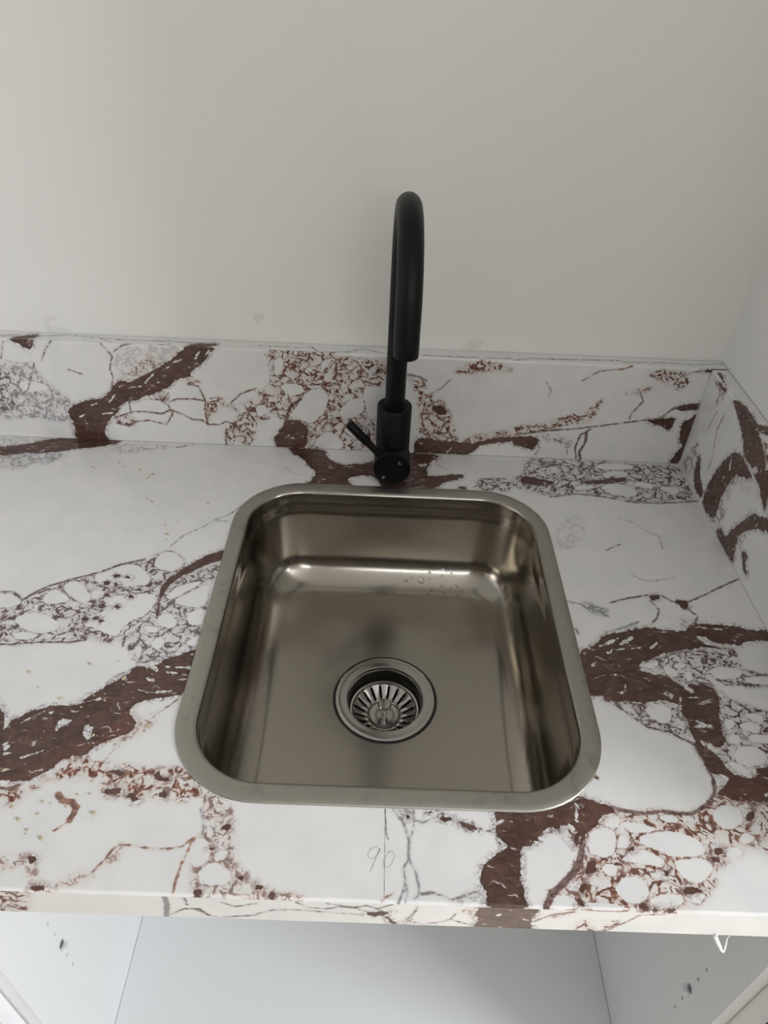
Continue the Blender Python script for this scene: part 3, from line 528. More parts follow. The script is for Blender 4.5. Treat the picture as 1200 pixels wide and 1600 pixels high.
('front','z',(0.5, 0, 1),[-699.9,-0.7,-645.1,1.8,-654.3,-23.6,-659.5,-37,-712.8,-39.3]),
('front','l',(4, 0, 1),[-550.2,-1.3,-550.1,-15.5,-554.3,-38.1]),
('front','l',(1.6, 0.1, 0.2),[-550.2,-32.1,-539.2,-21.9,-526.5,-20.9,-523,-31.8,-513.8,-34.8,-486.1,-28.9]),
('front','l',(1.6, 0.1, 0.2),[-509.5,-8.7,-500.8,-15.2,-484.7,-8.6]),
('front','l',(1.6, 0.1, 0.2),[-536.3,-0.2,-535.9,-14.4]),
('front','l',(1.6, 0.1, 0.2),[-529.9,-23,-518.4,-33.3]),
('front','l',(1.4, 0.1, 0.4),[-486,-27,-472.8,-18.5,-453.9,-17,-433.5,-19.1,-416.1,-21.4,-406.6,-21.8]),
('front','l',(1.4, 0.1, 0.4),[-455,-4.5,-445.9,-12.8,-433.4,-13.6,-422.5,-9.1,-413.1,-10.2,-403.8,-5.8,-395.9,-10.6,-385.3,-2.6]),
('front','l',(1.4, 0.1, 0.4),[-433.3,-4.6,-413.1,-10.2,-400.4,-18.3]),
('front','l',(1.4, 0.1, 0.4),[-373,-27.4,-369,-15.8,-366.6,-4.7]),
('front','l',(1.4, 0.1, 0.4),[-371.2,-30.3,-361.3,-34.1,-350.3,-31.3,-341.3,-24.9,-337.7,-13.4]),
('front','l',(1.4, 0.1, 0.4),[-341.3,-24.9,-322.6,-34.8]),
('front','b',(),[-406.6,-20.7,-400.4,-16.5,-384.8,-14.1,-387.7,-19.2,-397,-24.8]),
('front','b',(),[-389.8,-25,-387.5,-24,-380.2,-37.2,-383.7,-37.8]),
('front','b',(),[-374.5,-28.3,-372.8,-25.9,-371.3,-29.5,-373,-32.7]),
('front','b',(),[-321.3,0.6,-277.2,0.5,-280.5,-16.2,-281.3,-25.7,-276,-42.8,-316.6,-44.2,-322.6,-34.8,-320.5,-25.1,-324,-16]),
('front','s',(),[-308.4,-14.7,-305.6,-11.9,-303,-13.6,-305.8,-16]),
('front','z',(0.6, 0, 1),[-333.4,-9.4,-329.4,-3.6,-326.8,-12.5,-329.5,-16.4]),
('front','l',(2, 0.5, 0.0),[-279.2,-23.7,-268.7,-11.6,-252.8,-4.8]),
('front','l',(1.6, 0.4, 0.0),[-223.5,-36.6,-210.3,-18.1,-203.9,-6.4,-186,-3.2]),
('front','z',(0.5, 0, 1),[-253.8,-31.2,-243.9,-17.1,-227.5,-19.5,-217,-16.8,-213.6,-24.1,-223.2,-37.8,-248.8,-39.8]),
('front','z',(0.6, 0, 0.7),[-270.3,-11.7,-252.8,-4.8,-254.8,-10.5,-264.6,-16.8]),
('top','b',(),[-700,-505,-735,-412,-800,-420,-860,-450,-930,-452,-1010,-490,-1110,-500,-1215,-540,-1215,-590,-1120,-560,-1030,-555,-950,-520,-870,-515,-790,-492]),
('top','z',(0.2, 0.1, 1.0),[-760,-330,-830,-300,-920,-320,-1010,-350,-1130,-350,-1215,-380,-1215,-430,-1100,-415,-990,-405,-900,-372,-820,-372]),
('top','b',(),[-905,-20,-960,-30,-1020,-50,-1110,-60,-1215,-95,-1215,-125,-1110,-92,-1010,-78,-940,-55]),
('top','z',(0.8, 0.0, 0.9),[-720,-560,-780,-540,-860,-550,-900,-582,-730,-582]),
('top','l',(1.4, 0.0, 0.6),[-930,-55,-1000,-150,-1090,-210,-1140,-300]),
('top','z',(0.7, 0.05, 1.0),[-90,-470,-40,-450,0,-470,0,-540,-60,-560,-110,-520]),
('side','b',(),[-300,10,-330,60,-370,95,-420,80,-470,30,-500,-5,-470,-5,-430,45,-385,65,-345,35,-320,-5]),
('side','z',(0.5, 0.0, 1.0),[-430,142,-380,110,-330,100,-290,142]),
('side','z',(0.3, 0.0, 1.0),[-500,90,-540,110,-580,80,-580,30,-540,50]),
('back','b',(),[-1000,142,-1060,100,-1100,70,-1150,0,-1110,0,-1070,50,-1030,85,-960,142]),
('back','z',(0.1, 0.5, 0.9),[-930,60,-990,80,-1040,50,-1050,10,-950,10]),
('front','z',(0.5, 0.0, 1.0),[-800,0,-860,0,-880,-37,-790,-37]),
('front','b',(),[-1000,0,-1080,0,-1060,-37,-990,-37]),
]
def seg_dist(U, V, ax, ay, bx_, by_):
    dx, dy = bx_ - ax, by_ - ay
    L2 = dx * dx + dy * dy + 1e-9
    t = np.clip(((U - ax) * dx + (V - ay) * dy) / L2, 0, 1)
    return np.hypot(U - ax - t * dx, V - ay - t * dy)
def poly_sdf(U, V, P):
    d = np.full(U.shape, 1e9); ins = np.zeros(U.shape, bool); n = len(P)
    for i in range(n):
        ax, ay = P[i]; bx_, by_ = P[(i + 1) % n]
        d = np.minimum(d, seg_dist(U, V, ax, ay, bx_, by_))
        c = ((ay > V) != (by_ > V)) & (U < (bx_ - ax) * (V - ay) / ((by_ - ay) if by_ != ay else 1e-9) + ax)
        ins ^= c
    return np.where(ins, d, -d)
def smooth_poly(P):      # one round of corner cutting
    out = []
    for i in range(len(P)):
        a, b = P[i], P[(i + 1) % len(P)]
        out += [(a[0] * .78 + b[0] * .22, a[1] * .78 + b[1] * .22), (a[0] * .22 + b[0] * .78, a[1] * .22 + b[1] * .78)]
    return out
def fields(plane, U, V):
    """U, V in mm. returns dict of vertex fields"""
    F = {k: np.full(U.shape, -20.0) for k in ('brown', 'zone', 'line')}
    rust = np.zeros(U.shape); grey = np.zeros(U.shape); amt = np.zeros(U.shape); wgt = np.zeros(U.shape)
    lr = np.zeros(U.shape); lg = np.zeros(U.shape)
    for order in ('z', 'l', 'w', 'b', 's', 'k'):
        for pl, k, prm, flat in TR:
            if pl != plane or k != order: continue
            P = list(zip(flat[0::2], flat[1::2])); A = np.array(P)
            mg = 22 if k == 'z' else 12
            m = (U > A[:, 0].min() - mg) & (U < A[:, 0].max() + mg) & (V > A[:, 1].min() - mg) & (V < A[:, 1].max() + mg)
            if not m.any(): continue
            u, v = U[m], V[m]
            if k in 'bwsz':
                s = poly_sdf(u, v, smooth_poly(P))
                if k == 'b': F['brown'][m] = np.maximum(F['brown'][m], s)
                elif k == 's': F['brown'][m] = np.minimum(F['brown'][m], -s)
                elif k == 'w':
                    F['zone'][m] = np.where(s > -1.0, np.minimum(F['zone'][m], -s * 6 - 5), F['zone'][m])
                    F['brown'][m] = np.minimum(F['brown'][m], -s)
                    e = 0.50 - np.abs(s + .3); old = F['line'][m]
                    z_here = F['zone'][m] > -6
                    F['line'][m] = np.where(z_here, np.maximum(np.where(s > 1.2, -20, old), e), old)
                    lr[m] = np.where(z_here & (e > old), rust[m], lr[m]); lg[m] = np.where(z_here & (e > old), grey[m], lg[m])
                else:
                    F['zone'][m] = np.maximum(F['zone'][m], s)
                    ww = np.clip((s + 14) / 16, 0, 1) ** 2
                    rust[m] += ww * prm[0]; grey[m] += ww * prm[1]; amt[m] = np.maximum(amt[m], np.clip((s + 6) / 6, 0, 1) * prm[2]); wgt[m] += ww
            else:
                d = np.full(u.shape, 1e9)
                for a, b in zip(P, P[1:]): d = np.minimum(d, seg_dist(u, v, a[0], a[1], b[0], b[1]))
                if k == 'l':
                    e = prm[0] / 2 - d; old = F['line'][m]
                    F['line'][m] = np.maximum(old, e)
                    lr[m] = np.where(e > old, prm[1], lr[m]); lg[m] = np.where(e > old, prm[2], lg[m])
                else:
                    F['brown'][m] = np.minimum(F['brown'][m], np.where(d < 6, d * 1.0 - prm[0] / 2, 50))
        if order == 'z':
            rust /= np.maximum(wgt, 1e-3); grey /= np.maximum(wgt, 1e-3)
    F.update(rust=rust, grey=grey, amt=amt, lrust=lr, lgrey=lg)
    return F
FN = ('brown', 'zone', 'line', 'rust', 'grey', 'amt', 'lrust', 'lgrey')

class Slab:
    """one mesh made of finely divided faces that carry the vein fields, plus plain faces"""
    def __init__(s): s.v = []; s.f = []; s.a = {k: [] for k in FN}; s.n = 0
    def grid(s, P, plane, U, V, keep=None, flip=False):
        nu, nv = U.shape
        F = fields(plane, U, V)
        s.v.append(P.reshape(-1, 3))
        for k in FN: s.a[k].append(F[k].ravel())
        idx = np.arange(nu * nv).reshape(nu, nv) + s.n
        q = np.stack([idx[:-1, :-1], idx[1:, :-1], idx[1:, 1:], idx[:-1, 1:]], -1)
        if flip: q = q[..., ::-1]
        q = q.reshape(-1, 4) if keep is None else q[keep]
        s.f.append(q.reshape(-1, 4)); s.n += nu * nv
    def quad(s, pts):
        s.v.append(np.array(pts, float)); s.f.append(np.arange(4).reshape(1, 4) + s.n); s.n += 4
        for k in FN: s.a[k].append(np.full(4, -20.0 if k in ('brown', 'zone', 'line') else 0.0))
    def build(s, name, mat, parent=None):
        v = np.concatenate(s.v); f = np.concatenate(s.f)
        used = np.zeros(len(v), bool); used[f.ravel()] = True
        re = np.cumsum(used) - 1; v = v[used]; f = re[f]
        me = bpy.data.meshes.new(name)
        me.vertices.add(len(v)); me.vertices.foreach_set('co', v.ravel())
        me.loops.add(f.size); me.loops.foreach_set('vertex_index', f.ravel().astype(np.int32))
        me.polygons.add(len(f)); me.polygons.foreach_set('loop_start', np.arange(0, f.size, 4, dtype=np.int32))
        me.update(calc_edges=True); me.validate()
        for k in FN:
            at = me.attributes.new('v_' + k, 'FLOAT', 'POINT'); at.data.foreach_set('value', np.concatenate(s.a[k])[used].astype(np.float32))
        return link(name, me, mat, parent)

# ------------------------------------------------------------------ materials
def marble():
    m, n, l, b = mat_new('breccia_marble'); g = NT(m)
    c = g.coord(); P = g.vmath('SCALE', c, scale=100.0)          # centimetres
    wc = g.vmath('SUBTRACT', g.noise(P, 0.55, 2, 0.5, 'Color'), (0.5, 0.5, 0.5))
    W1 = g.vmath('ADD', P, g.vmath('SCALE', wc, scale=2.6))
    wf = g.vmath('SUBTRACT', g.noise(W1, 2.2, 1, 0.5, 'Color'), (0.5, 0.5, 0.5))
    W2 = g.vmath('ADD', W1, g.vmath('SCALE', wf, scale=0.38))
    nmed = g.noise(W1, 0.85, 2, 0.5); nfine = g.noise(W2, 2.3, 2, 0.5); nedge = g.noise(W1, 1.5, 3, 0.5); nbig = g.noise(P, 0.35, 2, 0.5)
    A = {k: g.attr('v_' + k) for k in FN}
    # veined zones: rounded cells parted by veins of very uneven width
    zed = g.math('ADD', A['zone'], g.math('MULTIPLY', g.math('SUBTRACT', nmed, 0.5), 16.0))
    zmask = g.math('MULTIPLY', g.step(zed, -2.0, 2.5), A['amt'])
    e1 = g.voro(W2, 0.62); e2 = g.voro(g.vmath('ADD', W2, (3.1, 7.7, 1.3)), 1.25)
    w1 = g.step(nfine, 0.38, 0.68, 0.025, 0.20)
    w2 = g.step(nfine, 0.42, 0.70, 0.0, 0.30)
    v1 = g.math('SUBTRACT', 1.0, g.step(e1, g.math('MULTIPLY', w1, 0.3), w1))
    v1 = g.math('MULTIPLY', v1, g.step(nfine, 0.30, 0.50, 0.45, 1.0))
    v2 = g.math('SUBTRACT', 1.0, g.step(e2, g.math('MULTIPLY', w2, 0.25), g.math('ADD', w2, 0.01)))
    v2 = g.math('MULTIPLY', v2, g.step(nmed, 0.45, 0.55))
    frag = g.math('MULTIPLY', g.step(nfine, 0.57, 0.63), g.step(nmed, 0.47, 0.56))
    vein = g.math('MAXIMUM', g.math('MAXIMUM', v1, v2), g.math('MULTIPLY', frag, 0.95))
    vein = g.math('MULTIPLY', vein, zmask)
    # colours of the veins
    dark = g.mix(g.step(nfine, 0.36, 0.60), (0.17, 0.105, 0.098), (0.070, 0.032, 0.027))
    rustc = g.mix(g.step(nfine, 0.42, 0.62), (0.36, 0.175, 0.098), (0.15, 0.052, 0.032))
    greyc = g.mix(nmed, (0.13, 0.135, 0.13), (0.36, 0.365, 0.36))
    vc = g.mix(A['grey'], g.mix(A['rust'], dark, rustc), greyc)
    lc = g.mix(A['lgrey'], g.mix(A['lrust'], dark, rustc), greyc)
    # ground
    base = g.mix(g.step(nbig, 0.35, 0.7), (0.765, 0.745, 0.715), (0.720, 0.710, 0.690))
    halo = g.math('MULTIPLY', g.step(zed, -5.0, 3.0), A['amt'])
    halo = g.math('MULTIPLY', halo, g.step(g.math('ADD', e1, g.math('MULTIPLY', nfine, 0.3)), 0.10, 0.50, 0.62, 0.0))
    halo2 = g.math('MULTIPLY', g.math('MULTIPLY', g.step(zed, -18.0, -1.0), A['amt']), g.step(nedge, 0.35, 0.65, 0.08, 0.42))
    base = g.mix(halo2, base, g.mix(A['rust'], (0.52, 0.50, 0.52), (0.66, 0.56, 0.50)))
    base = g.mix(halo, base, g.mix(A['rust'], (0.50, 0.46, 0.46), (0.64, 0.50, 0.42)))
    soft = g.math('MULTIPLY', g.step(A['line'], -3.0, 0.5), g.step(nfine, 0.3, 0.8, 0.10, 0.55))
    base = g.mix(soft, base, g.mix(A['lrust'], (0.44, 0.41, 0.41), (0.62, 0.45, 0.36)))
    col = g.mix(vein, base, vc)
    lmask = g.step(g.math('ADD', A['line'], g.math('MULTIPLY', g.math('SUBTRACT', nedge, 0.50), 3.6)), -0.55, 0.45)
    col = g.mix(g.math('MULTIPLY', lmask, 0.92), col, lc)
    # brown matrix
    bs = g.math('ADD', A['brown'], g.math('MULTIPLY', g.math('SUBTRACT', nedge, 0.5), 7.0))
    bmask = g.step(bs, -0.5, 0.5)
    # wisps and a grey bruise along the border of the brown
    bruise = g.math('MULTIPLY', g.step(bs, -7.0, 0.0), g.step(nedge, 0.40, 0.62, 0.0, 0.50))
    col = g.mix(bruise, col, (0.40, 0.36, 0.37))
    wisp = g.math('MULTIPLY', g.step(bs, -5.5, -0.5), g.step(g.math('ABSOLUTE', g.math('SUBTRACT', nfine, 0.5)), 0.016, 0.040, 0.85, 0.0))
    col = g.mix(wisp, col, g.mix(A['rust'], dark, rustc))
    S = g.mapping(W1, (0.5, 3.0, 2.0), (0, 0, math.radians(-32)))
    sn = g.noise(S, 1.0, 2, 0.5)
    st = g.math('MULTIPLY', g.step(sn, 0.665, 0.70), g.step(A['brown'], 1.0, 3.5))
    bc = g.mix(g.step(nmed, 0.35, 0.65), (0.062, 0.030, 0.022), (0.092, 0.047, 0.036))
    bc = g.mix(g.math('MULTIPLY', A['rust'], 0.45), bc, (0.150, 0.062, 0.042))
    bc = g.mix(g.step(bs, 0.0, 2.5, 0.4, 0.0), bc, (0.045, 0.020, 0.016))
    bc = g.mix(g.step(sn, 0.45, 0.66, 0, 0.35), bc, (0.17, 0.10, 0.082))
    bc = g.mix(g.math('MULTIPLY', st, 0.8), bc, (0.62, 0.57, 0.55))
    col = g.mix(bmask, col, bc)
    g.put(b.inputs['Base Color'], col)
    b.inputs['Roughness'].default_value = 0.23
    b.inputs['Specular IOR Level'].default_value = 0.5
    return m
MARBLE = marble()

def steel(name, rough, col=(0.375, 0.345, 0.298), brush=(1, 60, 60), strength=0.05, stain=0.0, aniso=0.0, arot=0.0):
    m, n, l, b = mat_new(name); g = NT(m)
    c = g.coord()
    s = g.mapping(c, tuple(14 * k for k in brush))
    f = g.noise(s, 1.0, 3, 0.6)
    bl = g.noise(c, 22.0, 3, 0.5)
    fc = tuple(k * 0.90 for k in col)
    cc = g.mix(bl, fc, col)
    if stain:      # dried water marks
        k = g.math('MULTIPLY', g.step(g.noise(c, 70.0, 4, 0.6), 0.52, 0.60), g.step(g.noise(c, 14.0, 2), 0.45, 0.65))
        cc = g.mix(g.math('MULTIPLY', k, stain), cc, (0.10, 0.095, 0.08))
    g.put(b.inputs['Base Color'], cc)
    r = g.math('ADD', g.math('MULTIPLY', f, 0.08), g.math('MULTIPLY', bl, 0.06))
    g.put(b.inputs['Roughness'], g.math('ADD', r, rough - 0.07))
    b.inputs['Metallic'].default_value = 1.0
    if strength: g.put(b.inputs['Normal'], g.bump(f, strength, 0.0004))
    if aniso:
        b.inputs['Anisotropic'].default_value = aniso; b.inputs['Anisotropic Rotation'].default_value = arot
        tn = n.new('ShaderNodeTangent'); tn.direction_type = 'RADIAL'; tn.axis = 'X'
        l.new(tn.outputs[0], b.inputs['Tangent'])
    return m
STEEL = steel('brushed_steel', 0.19, aniso=0.3, arot=0.0)
STEEL_RIM = steel('matte_steel_rim', 0.42, (0.40, 0.385, 0.34), (20, 20, 20), 0.03, stain=0.22)
CHROME = steel('polished_steel', 0.15, (0.46, 0.44, 0.41), (30, 30, 30), 0.0)
BLACK = plain('matte_black_coating', (0.0022, 0.0022, 0.0024), 0.42, 0.0, 0.1, 40, spec=0.22)
RUBBER = plain('black_rubber', (0.010, 0.010, 0.010), 0.6)
DRAIN_SHADE = plain('shade_darkened_steel', (0.085, 0.08, 0.075), 0.35, 1.0)  # steel darkened to paint in the shade inside the drain
SLOT_SHADE = plain('slot_shade_black', (0.010, 0.009, 0.008), 0.3)  # near-black, paints the shade seen through the strainer slots
PRINT = plain('pale_print', (0.55, 0.56, 0.58), 0.5)
CARCASS = plain('white_melamine', (0.76, 0.77, 0.765), 0.38, 0, 0.02, 8)
DOORM = plain('white_lacquer', (0.80, 0.80, 0.81), 0.3, 0, 0.01, 8)
CEILM = plain('ceiling_paint', (0.80, 0.80, 0.79), 0.9, 0, 0.02, 4)
FLOORM = plain('tan_screed', (0.46, 0.415, 0.355), 0.7, 0, 0.15, 5, 0.2, 60)
BEIGE = plain('beige_paint', (0.42, 0.37, 0.30), 0.8, 0, 0.05, 3)
BLUE = plain('blue_plastic', (0.012, 0.055, 0.14), 0.5, 0, 0.2, 20)
PENCIL = plain('graphite', (0.20, 0.20, 0.21), 0.6, 0, 0.5, 600)
CRUMB = plain('sawdust', (0.52, 0.43, 0.27), 0.8, 0, 0.35, 300)
FILMW = plain('dried_white_silicone', (0.82, 0.82, 0.79), 0.35)
FRAME = plain('white_frame', (0.75, 0.75, 0.75), 0.4)

def wall_mat():
    m, n, l, b = mat_new('painted_plaster'); g = NT(m)
    c = g.coord()
    f = g.noise(c, 2.2, 4, 0.5)
    col = g.mix(f, (0.82, 0.80, 0.75), (0.86, 0.845, 0.805))
    # small scuffs left above the splashback
    dirt = None
    for (x, z, r) in ((-0.5623, 0.1748, 0.010), (-0.5585, 0.150, 0.012), (-0.299, 0.151, 0.016), (-0.06, 0.158, 0.014), (-0.816, 0.150, 0.02)):
        k = g.n.new('ShaderNodeVectorMath'); k.operation = 'DISTANCE'
        g.put(k.inputs[0], c); k.inputs[1].default_value = (x, 0.0226, z + Z0)
        d = g.step(g.math('ADD', k.outputs['Value'], g.math('MULTIPLY', g.math('SUBTRACT', g.noise(c, 90, 3), 0.5), r * 2.2)), r * 0.5, r * 0.9, 1.0, 0.0)
        dirt = d if dirt is None else g.math('MAXIMUM', dirt, d)
    dirt = g.math('MULTIPLY', dirt, g.step(g.noise(c, 70, 2), 0.45, 0.65, 0.0, 0.22))
    col = g.mix(dirt, col, (0.42, 0.39, 0.37))
    g.put(b.inputs['Base Color'], col)
    b.inputs['Roughness'].default_value = 0.85
    g.put(b.inputs['Normal'], g.bump(g.noise(c, 260, 4), 0.06, 0.001))
    return m
PAINT = wall_mat()
def clear_mat(name, col, f0=0.04, tint=0.9, rough=0.05):
    m, n, l, b = mat_new(name); g = NT(m)
    out = n['Material Output']; n.remove(b)
    tr = n.new('ShaderNodeBsdfTransparent')
    g.put(tr.inputs[0], g.mix(g.noise(g.coord(), 80, 2), tuple(c * tint for c in col), col))
    gl = n.new('ShaderNodeBsdfGlossy'); gl.inputs['Roughness'].default_value = rough
    fr = n.new('ShaderNodeFresnel'); fr.inputs[0].default_value = 1.0 + 2 * math.sqrt(f0) / (1 - math.sqrt(f0))
    geo = n.new('ShaderNodeNewGeometry')
    fac = g.math('MULTIPLY', fr.outputs[0], g.math('SUBTRACT', 1.0, geo.outputs['Backfacing']))
    mx = n.new('ShaderNodeMixShader'); l.new(fac, mx.inputs[0]); l.new(tr.outputs[0], mx.inputs[1]); l.new(gl.outputs[0], mx.inputs[2])
    l.new(mx.outputs[0], out.inputs[0])
    return m
WATER = clear_mat('water_film', (0.985, 0.98, 0.96), 0.03, 0.985)
def glass_mat(name, col, ior):
    m, n, l, b = mat_new(name); g = NT(m)
    g.put(b.inputs['Base Color'], g.mix(g.noise(g.coord(), 50, 2), tuple(c * .98 for c in col), col))
    b.inputs['Transmission Weight'].default_value = 1.0; b.inputs['IOR'].default_value = ior; b.inputs['Roughness'].default_value = 0.02
    return m
DROPM = glass_mat('water', (0.98, 0.98, 0.97), 1.33)
PINM = clear_mat('clear_plastic', (0.965, 0.97, 0.97), 0.05, 0.97, 0.25)

# ------------------------------------------------------------------ room
HS, TS, TS2, TC, D = 0.1417, 0.0226, 0.0190, 0.0365, 0.58
YW = TS + 0.0012            # face of the back wall
XW = TS2 + 0.0012           # face of the right nib wall
def st(o): o['kind'] = 'structure'; return o
XL, XR, YF, ZC = -2.9, 2.0, -3.3, 2.5
st(box('floor', XL - .1, XR + .1, YF - .1, YW + .1, -0.1, 0.0, FLOORM))
st(box('ceiling', XL - .1, XR + .1, YF - .1, YW + .1, ZC, ZC + .1, CEILM))
st(box('wall_back', XL - .1, XR + .1, YW, YW + .1, 0.0, ZC, PAINT))
st(box('wall_right', XW, XW + 0.10, -0.552, YW, 0.0, ZC, PAINT))
VY0, VY1, VZ0, VZ1 = -2.30, -1.20, 1.22, 2.38
bm = bmesh.new()
add_box(bm, XR, XR + .1, YF, YW, 0, VZ0); add_box(bm, XR, XR + .1, YF, YW, VZ1, ZC)
add_box(bm, XR, XR + .1, YF, VY0, VZ0, VZ1); add_box(bm, XR, XR + .1, VY1, YW, VZ0, VZ1)
st(from_bm('wall_far_right', bm, PAINT))
bm = bmesh.new()
for a, b_, c, d in ((VY0, VY1, VZ0, VZ0 + .05), (VY0, VY1, VZ1 - .05, VZ1), (VY0, VY0 + .05, VZ0 + .05, VZ1 - .05), (VY1 - .05, VY1, VZ0 + .05, VZ1 - .05), ((VY0 + VY1) / 2 - .02, (VY0 + VY1) / 2 + .02, VZ0 + .05, VZ1 - .05)):
    add_box(bm, XR + .03, XR + .08, a, b_, c, d)
st(from_bm('window_2', bm, FRAME))
# unseen left wall, its framed opening added for the bounce fill
WY0, WY1, WZ0, WZ1 = -1.95, -0.45, 1.2, 2.3
bm = bmesh.new()
add_box(bm, XL - .1, XL, YF, YW, 0, WZ0); add_box(bm, XL - .1, XL, YF, YW, WZ1, ZC)
add_box(bm, XL - .1, XL, YF, WY0, WZ0, WZ1); add_box(bm, XL - .1, XL, WY1, YW, WZ0, WZ1)
st(from_bm('wall_left', bm, PAINT))
bm = bmesh.new()
for a, b_, c, d in ((WY0, WY1, WZ0, WZ0 + .05), (WY0, WY1, WZ1 - .05, WZ1), (WY0, WY0 + .05, WZ0 + .05, WZ1 - .05), (WY1 - .05, WY1, WZ0 + .05, WZ1 - .05), ((WY0 + WY1) / 2 - .02, (WY0 + WY1) / 2 + .02, WZ0 + .05, WZ1 - .05)):
    add_box(bm, XL - .08, XL - .03, a, b_, c, d)
st(from_bm('fill_opening_frame', bm, FRAME))
# front wall with a small window
TX0, TX1, TZ0, TZ1 = -0.53, 0.63, 1.84, 2.26
bm = bmesh.new()
add_box(bm, XL - .1, TX0, YF - .1, YF, 0, ZC); add_box(bm, TX1, XR + .1, YF - .1, YF, 0, ZC)
add_box(bm, TX0, TX1, YF - .1, YF, 0, TZ0); add_box(bm, TX0, TX1, YF - .1, YF, TZ1, ZC)
st(from_bm('wall_front', bm, BEIGE))
bm = bmesh.new()
for a, b_, c, d in ((TX0, TX1, TZ0, TZ0 + .03), (TX0, TX1, TZ1 - .03, TZ1), (TX0, TX0 + .03, TZ0 + .03, TZ1 - .03), (TX1 - .03, TX1, TZ0 + .03, TZ1 - .03)):
    add_box(bm, a, b_, YF - .08, YF - .03, c, d)
st(from_bm('window_3', bm, FRAME))

# ------------------------------------------------------------------ sink outline
SX, SY, SA, SB, SR = -0.3895, -0.2940, 0.1875, 0.2140, 0.080
def rrect(a, b, r, ns=10, nc=14):
    pts = []
    cs = [(a - r, b - r, 0), (-(a - r), b - r, 90), (-(a - r), -(b - r), 180), (a - r, -(b - r), 270)]
    for k, (cx, cy, a0) in enumerate(cs):
        arc = [(cx + r * math.cos(math.radians(a0 + 90 * i / nc)), cy + r * math.sin(math.radians(a0 + 90 * i / nc))) for i in range(nc + 1)]
        nx, ny, na = cs[(k + 1) % 4]
        e = (nx + r * math.cos(math.radians(na)), ny + r * math.sin(math.radians(na)))
        pts += arc
        pts += [(arc[-1][0] + (e[0] - arc[-1][0]) * j / ns, arc[-1][1] + (e[1] - arc[-1][1]) * j / ns) for j in range(1, ns)]
    return pts
def rr_sdf(X, Y, a, b, r):
    qx = np.abs(X - SX) - (a - r); qy = np.abs(Y - SY) - (b - r)
    return np.hypot(np.maximum(qx, 0), np.maximum(qy, 0)) + np.minimum(np.maximum(qx, qy), 0) - r

# ------------------------------------------------------------------ worktop
H = 0.0015
X0 = -1.20
BV = 0.0022      # eased edge
s = Slab()
nx = int(round(-X0 / H)) + 1; ny = int(round((D - BV) / H)) + 1
xs = np.linspace(X0, 0, nx); ys = np.linspace(-(D - BV), 0, ny)
X, Y = np.meshgrid(xs, ys, indexing='ij')
Xc = (X[:-1, :-1] + X[1:, 1:]) / 2; Yc = (Y[:-1, :-1] + Y[1:, 1:]) / 2
keep = rr_sdf(Xc, Yc, SA - .009, SB - .009, SR - .009) > 0
s.grid(np.stack([X, Y, np.full(X.shape, Z0)], -1), 'top', X * 1000, Y * 1000, keep)
def eased(sl, xs_, top_plane, yv, zv, ztop):
    """rounded front arris between a top face and a front face (front faces -y)"""
    an = np.radians(np.linspace(0, 90, 5))
    XX, AA = np.meshgrid(xs_, an, indexing='ij')
    P = np.stack([XX, yv + BV - BV * np.sin(AA), ztop - BV + BV * np.cos(AA)], -1)
    sl.grid(P, top_plane, XX * 1000, (P[..., 1]) * 1000, flip=True)
eased(s, xs, 'top', -D, None, Z0)
zs = np.linspace(-TC, -BV, 24)
XX, ZZ = np.meshgrid(xs, zs, indexing='ij')
s.grid(np.stack([XX, np.full(XX.shape, -D), ZZ + Z0], -1), 'front', XX * 1000, ZZ * 1000)
zb = Z0 - TC
# underside around the cut-out, back and ends
o1, o2, p1, p2 = SX - SA + .009, SX + SA - .009, SY - SB + .009, SY + SB - .009
for (a, b_, c, d) in ((X0, o1, -D, 0), (o2, 0, -D, 0), (o1, o2, -D, p1), (o1, o2, p2, 0)):
    s.quad([(a, c, zb), (a, d, zb), (b_, d, zb), (b_, c, zb)])
s.quad([(X0, 0, zb), (X0, 0, Z0), (0, 0, Z0), (0, 0, zb)])
s.quad([(0, -D, zb), (0, 0, zb), (0, 0, Z0), (0, -D, Z0)])
s.quad([(X0, -D, zb), (X0, -D, Z0), (X0, 0, Z0), (X0, 0, zb)])
top = s.build('countertop', MARBLE)
tag(top, 'white marble-look countertop with reddish brown veins holding the sink', 'countertop')
# sides of the cut-out (hidden under the sink flange)
bm = bmesh.new()
rg = rrect(SA - .009, SB - .009, SR - .009)
va = [bm.verts.new((SX + x, SY + y, Z0 - .0005)) for x, y in rg]; vb = [bm.verts.new((SX + x, SY + y, zb)) for x, y in rg]
for i in range(len(rg)): bm.faces.new((va[i], va[(i + 1) % len(rg)], vb[(i + 1) % len(rg)], vb[i]))
from_bm('cutout_edge', bm, CARCASS, top)

